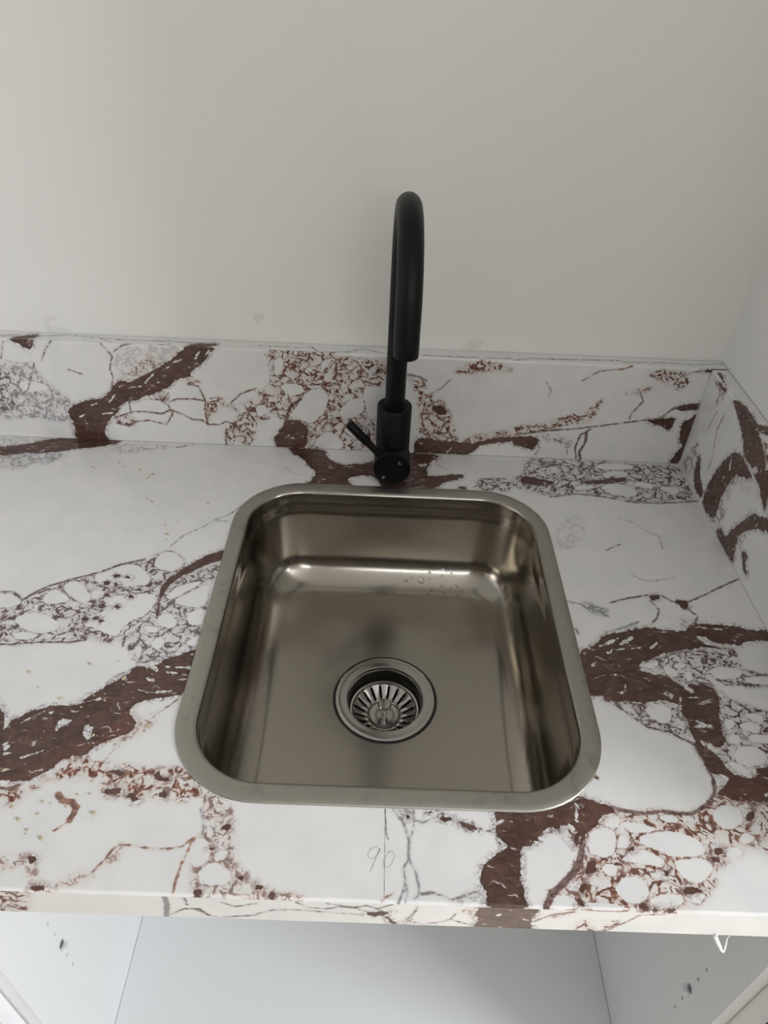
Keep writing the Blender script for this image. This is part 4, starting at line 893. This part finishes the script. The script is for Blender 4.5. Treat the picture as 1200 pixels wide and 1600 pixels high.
# pencil marks
def ribbon(name, pts, w, parent, mat, z=Z0 + 0.00015):
    bm = bmesh.new(); pts = [Vector((x / 1000, y / 1000, z)) for x, y in pts]
    # densify with Catmull-Rom
    q = []
    for i in range(len(pts) - 1):
        p0, p1_, p2_, p3 = pts[max(i - 1, 0)], pts[i], pts[i + 1], pts[min(i + 2, len(pts) - 1)]
        for k in range(6):
            t = k / 6
            q.append(0.5 * ((2 * p1_) + (p2_ - p0) * t + (2 * p0 - 5 * p1_ + 4 * p2_ - p3) * t * t + (3 * p1_ - p0 - 3 * p2_ + p3) * t ** 3))
    q.append(pts[-1]); prev = None
    for i, c in enumerate(q):
        t = (q[min(i + 1, len(q) - 1)] - q[max(i - 1, 0)]).normalized(); nn = Vector((-t.y, t.x, 0))
        ww = w / 2 * (0.75 + 0.35 * math.sin(i * 1.7))
        a = bm.verts.new(c + nn * ww); b_ = bm.verts.new(c - nn * ww)
        if prev: bm.faces.new((prev[0], a, b_, prev[1]))
        prev = (a, b_)
    o = from_bm(name, bm, mat, parent); return o
PL = plain('light_graphite', (0.50, 0.50, 0.50), 0.6, 0, 0.4, 700)
ribbon('pencil_line', [(-391.7, -508.5), (-391.6, -532.7), (-391.6, -552.3), (-391.5, -577.0)], 0.00042, top, PENCIL)['label'] = 'thin pencil centre line'
ribbon('pencil_stroke', [(-391.9, -508.6), (-390.9, -522), (-390.4, -529), (-388.7, -534.3)], 0.0009, top, PENCIL)
ribbon('pencil_digit', [(-395.5, -541.1), (-398.8, -539.6), (-402.8, -542.2), (-404.3, -546.3), (-401.0, -548.6), (-397.0, -545.3), (-395.2, -540.8), (-398.6, -549.4), (-402.3, -558.2)], 0.0007, top, PL)['label'] = 'handwritten pencil figure 9'
ribbon('pencil_digit', [(-388.1, -543.3), (-391.3, -547.5), (-392.4, -552.3), (-390.4, -555.1), (-386.4, -552.1), (-384.0, -546.4), (-385.7, -542.9), (-389.3, -542.9)], 0.0007, top, PL)['label'] = 'handwritten pencil figure 0'

# ------------------------------------------------------------------ splashbacks
G = 0.0004
def splash_back():
    s = Slab()
    xs_ = xs
    zs_ = np.linspace(G, HS - BV, int((HS - BV) / H) + 1)
    XX, ZZ = np.meshgrid(xs_, zs_, indexing='ij')
    s.grid(np.stack([XX, np.zeros(XX.shape), ZZ + Z0], -1), 'back', XX * 1000, ZZ * 1000)
    an = np.radians(np.linspace(0, 90, 5)); XX, AA = np.meshgrid(xs_, an, indexing='ij')
    P = np.stack([XX, BV - BV * np.sin(AA), Z0 + HS - BV + BV * np.cos(AA)], -1)
    s.grid(P, 'back', XX * 1000, (P[..., 2] - Z0) * 1000, flip=True)
    xl = np.linspace(X0, TS2, nx + 12); yl = np.linspace(BV, TS, 15)
    XX, YY = np.meshgrid(xl, yl, indexing='ij')
    s.grid(np.stack([XX, YY, np.full(XX.shape, Z0 + HS)], -1), 'ledge', XX * 1000, YY * 1000)
    z0, z1 = Z0 + G, Z0 + HS
    s.quad([(X0, TS, z0), (X0, TS, z1), (TS2, TS, z1), (TS2, TS, z0)])
    s.quad([(X0, 0, z0), (X0, 0, z1), (X0, TS, z1), (X0, TS, z0)])
    s.quad([(TS2, 0, z0), (TS2, TS, z0), (TS2, TS, z1), (TS2, 0, z1)])
    s.quad([(X0, 0, z0), (X0, TS, z0), (TS2, TS, z0), (TS2, 0, z0)])
    return s.build('backsplash', MARBLE)
tag(splash_back(), 'long low marble-look upstand behind the black tap, along the back wall', 'backsplash')
def splash_side():
    s = Slab()
    yl = np.linspace(-D, -G, int(D / H) + 1)
    zs_ = np.linspace(G, HS - BV, int((HS - BV) / H) + 1)
    YY, ZZ = np.meshgrid(yl, zs_, indexing='ij')
    s.grid(np.stack([np.zeros(YY.shape), YY, ZZ + Z0], -1), 'side', YY * 1000, ZZ * 1000, flip=True)
    an = np.radians(np.linspace(0, 90, 5)); YY, AA = np.meshgrid(yl, an, indexing='ij')
    P = np.stack([BV - BV * np.sin(AA), YY, Z0 + HS - BV + BV * np.cos(AA)], -1)
    s.grid(P, 'side', YY * 1000, (P[..., 2] - Z0) * 1000)
    xl = np.linspace(BV, TS2, 13); XX, YY = np.meshgrid(xl, yl, indexing='ij')
    s.grid(np.stack([XX, YY, np.full(XX.shape, Z0 + HS)], -1), 'ledge', XX * 1000, YY * 1000)
    z0, z1 = Z0 + G, Z0 + HS
    s.quad([(TS2, -D, z0), (TS2, -D, z1), (TS2, -G, z1), (TS2, -G, z0)])
    s.quad([(0, -D, z0), (0, -D, z1), (TS2, -D, z1), (TS2, -D, z0)])
    s.quad([(0, -D, z0), (TS2, -D, z0), (TS2, -G, z0), (0, -G, z0)])
    s.quad([(0, -G, z0), (TS2, -G, z0), (TS2, -G, z1), (0, -G, z1)])
    return s.build('side_splash', MARBLE)
tag(splash_side(), 'short marble-look upstand against the right wall, with zigzag brown veins', 'backsplash')

# ------------------------------------------------------------------ sink
DRX, DRY, DRR = SX, -0.2975, 0.0590       # drain centre and flange hole
ZF, CS, DROP = -0.135, -0.093, 0.006      # floor edge height, start of the cove, fall to the drain
def sink_rings():
    R = []      # (inset, z)
    R += [(0.0, 0.0002), (0.0004, 0.0012), (0.0012, 0.0017), (0.008, 0.0018), (0.0145, 0.0018)]
    for k in range(1, 7):      # rolled lip
        a = math.radians(90 * k / 6); R.append((0.0145 + 0.0045 * math.sin(a), 0.0018 - 0.0045 * (1 - math.cos(a))))
    R += [(0.0195, -0.012), (0.0200, -0.0215), (0.0205, -0.0225)]
    for k in range(1, 7): R.append((0.0205 + 0.0035 * k / 6, -0.0225 - (-CS - 0.0225) * k / 6))
    for k in range(1, 15):
        a = math.radians(90 * k / 14); R.append((0.066 - 0.042 * math.cos(a), CS - 0.042 * math.sin(a)))
    return R
def make_sink():
    root = empty('kitchen_sink', (SX, SY, Z0))
    tag(root, 'stainless steel single-bowl sink with rounded corners set into the marble-look countertop', 'sink')
    R = sink_rings()
    ringpts = []
    for ins, z in R:
        r = SR - 0.50 * max(ins - .019, 0) - min(ins, .019)
        ringpts.append([(x, y, z) for x, y in rrect(SA - ins, SB - ins, r)])
    last = ringpts[-1]
    # floor: blend towards the drain circle with a slight fall
    cx, cy = DRX - SX, DRY - SY
    for k in range(1, 13):
        t = k / 12; rg = []
        for (x, y, z) in last:
            a = math.atan2(y - cy, x - cx); ex, ey = cx + DRR * math.cos(a), cy + DRR * math.sin(a)
            rg.append((x + (ex - x) * t, y + (ey - y) * t, ZF - DROP * t))
        ringpts.append(rg)
    def mesh(name, rings, mat, sharp=None):
        bm = bmesh.new(); vs = [[bm.verts.new(p_) for p_ in rg] for rg in rings]
        for a, b_ in zip(vs, vs[1:]):
            n = len(a)
            for i in range(n): bm.faces.new((a[i], a[(i + 1) % n], b_[(i + 1) % n], b_[i]))
        me = bpy.data.meshes.new(name); bm.to_mesh(me); bm.free()
        return link(name, me, mat, root, True)
    f = mesh('flange', ringpts[:8], STEEL_RIM); f['label'] = 'flat matte steel rim'
    mesh('bowl', ringpts[7:], STEEL)
    # drain fitting
    T = Matrix.Translation((cx, cy, ZF - DROP))
    lathe('gasket', [(0.0595, -0.004), (0.0600, 0.0003), (0.0575, 0.0008), (0.0570, -0.004)], RUBBER, root, 96, T)
    lathe('drain_flange', [(0.0574, -0.0005), (0.0572, 0.0014), (0.0560, 0.0020), (0.0530, 0.0019), (0.0475, 0.0009), (0.0455, 0.0013), (0.0440, 0.0009), (0.0428, -0.0015), (0.0424, -0.004)], CHROME, root, 96, T)
    lathe('drain_neck', [(0.0424, -0.004), (0.0420, -0.007), (0.0418, -0.024), (0.0395, -0.028), (0.0370, -0.029)], DRAIN_SHADE, root, 96, T)  # separate neck so the recess shade can be put into its colour
    lathe('drain_cup', [(0.0372, -0.028), (0.0340, -0.048), (0.0, -0.050)], DRAIN_SHADE, root, 64, T)
    return root
make_sink()

def make_strainer():
    z = Z0 + ZF - DROP - 0.0215
    root = empty('sink_strainer', (DRX, DRY, z))
    tag(root, 'slotted steel basket strainer with a small knob, inside the sink drain', 'strainer')
    lathe('rim', [(0.0405, -0.003), (0.0412, 0.0010), (0.0400, 0.0022), (0.0378, 0.0018), (0.0362, -0.0010), (0.0362, -0.003)], CHROME, root, 72, None, True)
    # petals between the radial slots
    bm = bmesh.new(); N = 20
    for k in range(N):
        a0 = 2 * math.pi * k / N; hw_o = math.pi / N - 0.042; hw_i = math.pi / N - 0.062
        ring = []
        for (r, zz, hw) in ((0.0366, -0.0008, math.pi / N), (0.0345, -0.0020, hw_o), (0.0290, -0.0062, hw_o - .008), (0.0238, -0.0092, hw_i), (0.0212, -0.0098, math.pi / N), (0.0190, -0.0096, math.pi / N)):
            row = []
            for j in range(4):
                a = a0 + hw * (-1 + 2 * j / 3); zb_ = 0.0007 * (1 - abs(-1 + 2 * j / 3) ** 2)
                row.append(bm.verts.new((r * math.cos(a), r * math.sin(a), zz + zb_)))
            ring.append(row)
        for A_, B_ in zip(ring, ring[1:]):
            for j in range(3): bm.faces.new((A_[j], A_[j + 1], B_[j + 1], B_[j]))
    from_bm('slotted_basket', bm, CHROME, root, True)
    lathe('centre_dish', [(0.0200, -0.0096), (0.0196, -0.0074), (0.0186, -0.0066), (0.0176, -0.0072), (0.0165, -0.0088), (0.0105, -0.0098), (0.0060, -0.0092), (0.0, -0.0092)], CHROME, root, 64)
    lathe('knob', [(0.0036, -0.0094), (0.0034, -0.004), (0.0030, 0.0010), (0.0034, 0.0040), (0.0066, 0.0062), (0.0078, 0.0082), (0.0078, 0.0098), (0.0066, 0.0112), (0.0, 0.0116)], CHROME, root, 48)
    lathe('basket_shadow_cup', [(0.0360, -0.003), (0.0340, -0.018), (0.0, -0.020)], SLOT_SHADE, root, 48)  # dark liner added so the slots look shaded
    return root
make_strainer()

# water left in the bowl
def bowl_z(x, y):
    i = min(SA - abs(x - SX), SB - abs(y - SY))
    if i < .024: return CS
    if i < .066: return CS - .042 * math.sqrt(max(0, 1 - ((.066 - i) / .042) ** 2))
    return ZF - DROP * min(1, (i - .066) / .1)
def bowl_n(x, y):
    e = .0005
    return Vector((-(bowl_z(x + e, y) - bowl_z(x - e, y)) / (2 * e), -(bowl_z(x, y + e) - bowl_z(x, y - e)) / (2 * e), 1)).normalized()
DROPS = [(-364.9, -118.6, -127.9, 2.9), (-344.2, -118.3, -128.0, 4.1), (-333.4, -116.5, -126.5, 1.9), (-316.7, -122.6, -131.4, 2.2), (-296.3, -122.7, -131.2, 2.4), (-304.5, -110.8, -119.6, 1.4), (-316.6, -113.5, -122.7, 1.4), (-330.7, -128.2, -134.5, 2.4), (-334.4, -133.9, -136.3, 2.6), (-313.8, -131.8, -135.9, 1.9), (-295.8, -134.8, -136.8, 1.9), (-345.3, -140.7, -137.8, 2.2), (-362.6, -129.0, -134.7, 1.7), (-304.1, -125.1, -132.7, 1.7), (-357.8, -115.4, -124.8, 1.7), (-333.7, -111.1, -120.3, 2.2), (-321.4, -144.7, -138.3, 1.7)]
random.seed(3)
DDONE = []
DLAB = ['leftmost water drop of the cluster at the back of the steel sink', 'largest water drop on the back curve of the steel sink', 'water drop at the back of the steel sink, eighth from the left', 'water drop at the back of the steel sink, eleventh from the left', 'water drop at the back of the steel sink, sixteenth from the left', 'water drop at the back of the steel sink, fourteenth from the left', 'water drop at the back of the steel sink, twelfth from the left', 'water drop at the back of the steel sink, ninth from the left', 'water drop at the back of the steel sink, sixth from the left', 'water drop at the back of the steel sink, thirteenth from the left', 'rightmost water drop of the cluster at the back of the steel sink', 'water drop at the back of the steel sink, fourth from the left', 'water drop at the back of the steel sink, second from the left', 'water drop at the back of the steel sink, fifteenth from the left', 'water drop at the back of the steel sink, third from the left', 'water drop at the back of the steel sink, seventh from the left', 'water drop of the cluster nearest the front of the sink, below the others']
dm = None
for (x, y, z, r) in DROPS:
    x, y, r = x / 1000, y / 1000, r / 1000
    if dm is None:
        bm = bmesh.new()
        add_lathe(bm, [(0, -0.02), (0.96, -0.02), (1.0, 0.06), (0.96, 0.22), (0.84, 0.42), (0.64, 0.58), (0.36, 0.68), (0, 0.72)], 20)
        bmesh.ops.recalc_face_normals(bm, faces=bm.faces)
        dm = bpy.data.meshes.new('water_drop'); bm.to_mesh(dm); bm.free(); dm.materials.append(DROPM)
        dm.polygons.foreach_set('use_smooth', [True] * len(dm.polygons))
    o = bpy.data.objects.new('water_drop', dm); COL.objects.link(o)
    nrm = bowl_n(x, y)
    o.matrix_world = Matrix.Translation((x, y, Z0 + bowl_z(x, y))) @ nrm.to_track_quat('Z', 'Y').to_matrix().to_4x4() @ Matrix.Diagonal((r, r * random.uniform(.8, 1.1), r * 0.9, 1))
    tag(o, DLAB[len(DDONE)], 'water drop', 'water drops in the sink'); DDONE.append(1)
def film(name, poly, label, step=0.0013, th=0.0004):
    P_ = smooth_poly(smooth_poly(poly)); A = np.array(P_)
    us = np.arange(A[:, 0].min() - 2, A[:, 0].max() + 2, step * 1000); vs_ = np.arange(A[:, 1].min() - 2, A[:, 1].max() + 2, step * 1000)
    U, V = np.meshgrid(us, vs_, indexing='ij'); S_ = poly_sdf(U, V, P_)
    bm = bmesh.new(); vm = {}
    def vert(i, j):
        if (i, j) not in vm:
            x, y = U[i, j] / 1000, V[i, j] / 1000
            hgt = th * min(1, max(0, S_[i, j] + 1.0) / 2.5) ** .6
            vm[i, j] = bm.verts.new(Vector((x, y, Z0 + bowl_z(x, y))) + bowl_n(x, y) * (hgt + .00012))
        return vm[i, j]
    for i in range(U.shape[0] - 1):
        for j in range(U.shape[1] - 1):
            if min(S_[i, j], S_[i + 1, j], S_[i, j + 1], S_[i + 1, j + 1]) > -1.0:
                bm.faces.new((vert(i, j), vert(i + 1, j), vert(i + 1, j + 1), vert(i, j + 1)))
    bm.normal_update()
    if sum(f.normal.z for f in bm.faces) < 0: bmesh.ops.reverse_faces(bm, faces=bm.faces)
    me = bpy.data.meshes.new(name); bm.to_mesh(me); bm.free()
    o = link(name, me, WATER, None, True)
    tag(o, label, 'water')
film('water_patch', [(-372.8, -108.4), (-351.2, -106.5), (-312.1, -108.6), (-292.1, -115.1), (-287.8, -124.5), (-288.1, -136.6), (-314.2, -142.3), (-326.5, -153.8), (-350.1, -144.1), (-378.9, -140.7), (-388.8, -128.1), (-374.6, -119.4)], 'thin wet patch below the drops at the back of the sink')
RB = [(-244.1, -112.9), (-234.7, -142.3), (-242.5, -169.4), (-241.8, -212.8), (-239.3, -254.2), (-235.4, -289.7), (-234.6, -325.2), (-230.3, -346.3), (-237.4, -359.5), (-242.0, -387.6), (-243.8, -412.1)]
film('water_trail', RB + [(x + 4.5 + 2 * math.sin(y * .05), y) for x, y in RB[::-1]], 'narrow trail of water along the right side of the sink')

# ------------------------------------------------------------------ faucet
FX, FY = -0.3910, -0.0460
def make_faucet():
    root = empty('kitchen_tap', (FX, FY, Z0))
    tag(root, 'matte black gooseneck mixer tap standing behind the sink', 'tap')
    lathe('body', [(0.0225, 0.0), (0.0225, 0.002), (0.0212, 0.003), (0.0212, 0.0985), (0.0204, 0.0998), (0.0150, 0.1000), (0.0150, 0.098)], BLACK, root, 64)
    # swan neck
    R_, zc, ye = 0.0750, 0.2750, 0.2405
    pts = [(0, 0, 0.094), (0, 0, 0.13), (0, 0, 0.18), (0, 0, 0.23)]
    for k in range(0, 37):
        a = math.radians(180 * k / 36); pts.append((0.004 * (1 - math.cos(a)) / 2, -R_ + R_ * math.cos(a), zc + R_ * math.sin(a)))
    pts += [(0.004, -2 * R_, zc - .015), (0.0042, -2 * R_, ye)]
    bm = bmesh.new(); rg = add_tube(bm, pts, 0.0120, 40, False)
    # spout end: rounded lip and hollow mouth
    def ring(c, r): return [bm.verts.new((c[0] + r * math.cos(t), c[1] + r * math.sin(t), c[2])) for t in [math.atan2(v.co.y - c[1], v.co.x - c[0]) for v in rg[-1]]]
    prev = rg[-1]; c = (0.0042, -2 * R_)
    for r, z in ((0.0116, ye - .0006), (0.0102, ye - .0006), (0.0098, ye + .004), (0.0002, ye + .005)):
        cur = ring((c[0], c[1], z), r)
        for k in range(40): bm.faces.new((prev[k], prev[(k + 1) % 40], cur[(k + 1) % 40], cur[k]))
        prev = cur
    from_bm('spout', bm, BLACK, root, True, 50)
    lathe('spout_collar', [(0.0120, 0.0998), (0.0142, 0.0998), (0.0142, 0.1012), (0.0122, 0.1018)], BLACK, root, 48)
    # cartridge housing facing the user, turning cap and lever
    MX = Matrix.Translation((0, 0, 0.0275)) @ Matrix.Rotation(math.radians(90), 4, 'X')
    lathe('cartridge_housing', [(0.0228, 0.0), (0.0228, 0.0235), (0.0222, 0.0240)], BLACK, root, 64, MX)
    cap = lathe('handle_cap', [(0.0222, 0.0238), (0.0232, 0.0243), (0.0232, 0.0330), (0.0224, 0.0340), (0.0, 0.0340)], BLACK, root, 64, MX)
    an = math.radians(41.5)
    dv = Vector((-math.sin(an), 0, math.cos(an))); c0 = Vector((0, -0.0290, 0.0275))
    bm = bmesh.new()
    L = [(0.018, .0044), (0.046, .0044), (0.0465, .0052), (0.0485, .0057), (0.0800, .0057), (0.0815, .0052), (0.0818, .0044)]
    add_tube(bm, [c0 + dv * d for d, r in L], [r for d, r in L], 28)
    from_bm('lever', bm, BLACK, cap, True, 40)
    # engraved letters
    for ch, (lx, lz) in (('H', (-0.0100, -0.0125)), ('C', (0.0095, 0.0095))):
        cu = bpy.data.curves.new('letter', 'FONT'); cu.body = ch; cu.size = 0.0056; cu.extrude = 0.00012; cu.align_x = 'CENTER'; cu.align_y = 'CENTER'
        to = bpy.data.objects.new('letter_tmp', cu); COL.objects.link(to)
        bpy.context.view_layer.update()
        me = bpy.data.meshes.new_from_object(to.evaluated_get(bpy.context.evaluated_depsgraph_get()))
        bpy.data.objects.remove(to, do_unlink=True); bpy.data.curves.remove(cu)
        me.name = 'letter'; me.materials.clear()
        me.transform(Matrix.Translation((lx, -0.0342, 0.0275 + lz)) @ Matrix.Rotation(math.radians(90), 4, 'X') @ Matrix.Rotation(an, 4, 'Z'))
        o = link('letter', me, PRINT, cap); o['label'] = 'small pale letter ' + ch
make_faucet()

# ------------------------------------------------------------------ base cabinets
CXL, CXR, CT, CYF, CZ = -0.785, 0.002, 0.0165, -0.527, 0.100
def side_panel(x0, x1, inner, holes, parent):
    """panel with drilled shelf-pin holes on the inner face (inner = +1: faces +x)"""
    bm = bmesh.new()
    xi = x1 if inner > 0 else x0; xo = x0 if inner > 0 else x1
    z0, z1, y0, y1 = 0.06, Z0 - TC - .0006, CYF, -0.010
    hy, hz = holes; r = 0.0025; n = 12; cell = 0.006
    # strip of square cells along the hole column, each with a round hole
    def V(x, y, z): return bm.verts.new((x, y, z))
    def Q(a): bm.faces.new(a)
    zz = sorted(hz); y_a, y_b = hy - cell, hy + cell
    lev = [z0]
    for z in zz: lev += [z - cell, z + cell]
    lev.append(z1)
    for (ya, yb) in ((y0, y_a), (y_b, y1)):
        Q([V(xi, ya, z0), V(xi, yb, z0), V(xi, yb, z1), V(xi, ya, z1)])
    for a, b_ in zip(lev[0::2], lev[1::2]):
        if b_ > a + 1e-6: Q([V(xi, y_a, a), V(xi, y_b, a), V(xi, y_b, b_), V(xi, y_a, b_)])
    for z in zz:
        sq, ci, de = [], [], []
        for k in range(n):
            t = 2 * math.pi * (k + .5) / n; c, s_ = math.cos(t), math.sin(t); m_ = max(abs(c), abs(s_))
            sq.append(V(xi, hy + cell * c / m_, z + cell * s_ / m_)); ci.append(V(xi, hy + r * c, z + r * s_)); de.append(V(xi - inner * .011, hy + r * c, z + r * s_))
        for k in range(n):
            j = (k + 1) % n
            Q([sq[k], sq[j], ci[j], ci[k]]); Q([ci[k], ci[j], de[j], de[k]])
        # corners of the square cell
        for k in range(n):
            j = (k + 1) % n
            a, b_ = sq[k].co, sq[j].co
            if abs(a.y - b_.y) > 1e-6 and abs(a.z - b_.z) > 1e-6:
                cyy = a.y if abs(abs(a.y - hy) - cell) < 1e-6 else b_.y
                czz = a.z if abs(abs(a.z - z) - cell) < 1e-6 else b_.z
                Q([sq[k], V(xi, cyy, czz), sq[j]])
        Q(de)
    Q([V(xo, y0, z0), V(xo, y1, z0), V(xo, y1, z1), V(xo, y0, z1)])
    for (pa, pb) in (((y0, z0), (y1, z0)), ((y1, z0), (y1, z1)), ((y1, z1), (y0, z1)), ((y0, z1), (y0, z0))):
        Q([V(xi, *pa), V(xi, *pb), V(xo, *pb), V(xo, *pa)])
    bmesh.ops.remove_doubles(bm, verts=bm.verts, dist=1e-6)
    return from_bm('side_panel', bm, CARCASS, parent)
def shelf_pin(x, y, z, s_, parent):
    bm = bmesh.new()
    RX = Matrix.Translation((x, y, z)) @ Matrix.Rotation(math.radians(90 * s_), 4, 'Y')
    add_lathe(bm, [(0.0022, -0.008), (0.0024, 0.0), (0.0052, 0.0002), (0.0052, 0.0014), (0.0034, 0.0018), (0.0034, 0.0070), (0.0028, 0.0078), (0, 0.0078)], 20, RX)
    x0, x1 = sorted((x + s_ * .0014, x + s_ * .0100))
    add_box(bm, x0, x1, y - .0055, y + .0055, z + .0030, z + .0046, .0005, 1)
    add_box(bm, *sorted((x + s_ * .0002, x + s_ * .0016)), y - .0060, y + .0060, z - .0090, z + .0046, .0005, 1)
    o = from_bm('shelf_pin', bm, PINM, parent, True, 40); o['label'] = 'clear plastic shelf pin'
    return o
def make_cabinet():
    root = empty('base_cabinet', ((CXL + CXR) / 2, CYF, 0))
    tag(root, 'open white base cabinet without doors under the sink', 'cabinet')
    RT = lambda o: setattr(o, 'matrix_parent_inverse', root.matrix_basis.inverted()) or o
    zh_l = [Z0 - .402 - .0326 * k for k in range(5)]; zh_r = [Z0 - .388 - .0318 * k for k in range(5)]
    for (a, b_, inn, hy, hz) in ((CXL - CT, CXL, 1, -0.4500, zh_l), (CXR, CXR + CT, -1, -0.4815, zh_r)):
        RT(side_panel(a, b_, inn, (hy, hz), root))
        RT(shelf_pin(b_ if inn > 0 else a, hy, hz[2], inn, root))
    bb = RT(box('bottom_panel', CXL + .0007, CXR - .0007, CYF, -0.010, CZ - .0165, CZ, CARCASS, root))
    RT(box('back_panel', CXL, CXR, -0.0165, -0.0105, CZ, Z0 - TC - .0006, CARCASS, root))
    RT(box('rear_rail', CXL, CXR, -0.033, -0.017, Z0 - TC - .07, Z0 - TC - .0006, CARCASS, root))
    RT(box('plinth', CXL - CT, CXR + CT, CYF + .05, CYF + .066, 0.0, 0.0598, CARCASS, root))
    return root
make_cabinet()
def neighbour():
    x1 = CXL - CT - 0.0004; x0 = -1.20
    root = empty('base_cabinet', ((x0 + x1) / 2, CYF, 0))
    tag(root, 'closed white base cabinet left of the open one', 'cabinet')
    RT = lambda o: setattr(o, 'matrix_parent_inverse', root.matrix_basis.inverted()) or o
    RT(box('carcass', x0, x1, CYF, -0.010, 0.06, Z0 - TC - .0006, CARCASS, root))
    d = RT(box('door', x0 + .002, x1 - .001, CYF - .0210, CYF - .0015, 0.068, Z0 - TC - .006, DOORM, root, .001))
    bm = bmesh.new(); add_tube(bm, [(x0 + .06, CYF - .021, .72), (x0 + .06, CYF - .046, .72), (x0 + .06, CYF - .05, .70), (x0 + .06, CYF - .05, .60), (x0 + .06, CYF - .046, .58), (x0 + .06, CYF - .021, .58)], .005, 14)
    h_ = from_bm('handle', bm, BLACK, d, True, 50)
    h_.matrix_parent_inverse = root.matrix_basis.inverted()
    RT(box('plinth', x0, x1, CYF + .05, CYF + .066, 0.0, 0.0598, CARCASS, root))
neighbour()

# ------------------------------------------------------------------ odds and ends
# dried silicone loop hanging under the front edge of the worktop
bm = bmesh.new()
hk = [(-138.6, -34.5), (-138.4, -38.5), (-135.9, -43.1), (-130.8, -52.5), (-127.1, -59.0), (-124.8, -61.6), (-124.2, -58.8), (-125.4, -50.1), (-127.1, -42.8), (-127.5, -37.2)]
add_tube(bm, [(x / 1000, -0.5808 + 0.0014 * math.sin(i), Z0 + z / 1000) for i, (x, z) in enumerate(hk)], [.0010, .0016, .0018, .0017, .0013, .0012, .0009, .0007, .0006, .0005], 10)
tag(from_bm('silicone_strand', bm, FILMW, None, True), 'small white looped strand of dried silicone hanging under the countertop edge', 'strand')

# sawdust and grit lying on the worktop
CR = [(-774.0, -63.0), (-769.0, -66.0), (-810.0, -60.0), (-802.0, -62.0), (-742.0, -52.0), (-734.0, -60.0), (-723.0, -81.0), (-696.0, -79.0), (-698.0, -83.0), (-693.0, -74.0), (-687.0, -122.0), (-679.0, -129.0), (-652.0, -172.0), (-647.0, -187.0), (-645.0, -196.0), (-640.0, -164.0), (-689.0, -151.0), (-711.0, -66.0), (-704.0, -50.0), (-737.0, -72.0), (-869.0, -75.0), (-862.0, -3.0), (-646.0, -27.0), (-612.0, -128.0), (-734.0, -95.0), (-632.0, -369.0), (-638.0, -341.0), (-671.0, -376.0), (-723.0, -388.0), (-684.0, -416.0), (-709.0, -404.0), (-656.0, -411.0), (-647.0, -409.0), (-645.0, -416.0), (-643.0, -452.0), (-663.0, -424.0), (-704.0, -487.0), (-635.0, -391.0), (-646.0, -371.0), (-638.0, -486.0), (-633.0, -484.0), (-630.0, -494.0), (-600.0, -441.0), (-654.0, -473.0), (-685.0, -518.0), (-676.0, -528.0), (-663.0, -523.0), (-653.0, -542.0), (-663.0, -513.0), (-656.0, -514.0), (-620.0, -521.0), (-628.0, -505.0), (-643.0, -516.0), (-666.0, -536.0), (-638.0, -506.0)]
random.seed(11)
bm = bmesh.new()
def crumb(x, y, r):
    m_ = Matrix.Translation((x, y, Z0 + r * .5)) @ Matrix.Rotation(random.uniform(0, 6.28), 4, 'Z') @ Matrix.Diagonal((r * random.uniform(.8, 1.9), r * random.uniform(.5, 1), r * .5, 1))
    bmesh.ops.create_icosphere(bm, subdivisions=1, radius=1.0, matrix=m_)
for x, y in CR: crumb(x / 1000, y / 1000, random.uniform(.0008, .0020))
for k in range(150):
    x = random.uniform(-0.90, -0.60); y = random.choice([random.uniform(-.10, -.01), random.uniform(-.55, -.36)])
    if y < -.3: x = -0.72 + random.gauss(.03, .05)
    crumb(x, y, random.uniform(.0002, .0006))
tag(from_bm('sawdust', bm, CRUMB), 'scattered tan sawdust crumbs on the left part of the countertop', 'sawdust', None, 'stuff')

# dark blue protective strip on the end of the right nib wall
bm = bmesh.new()
add_box(bm, XW - .0008, XW + .1008, -0.5560, -0.5522, 0.0, 0.66, .0008, 1)
tag(from_bm('corner_guard', bm, BLUE), 'dark blue protective strip on the end of the right wall', 'wall guard')
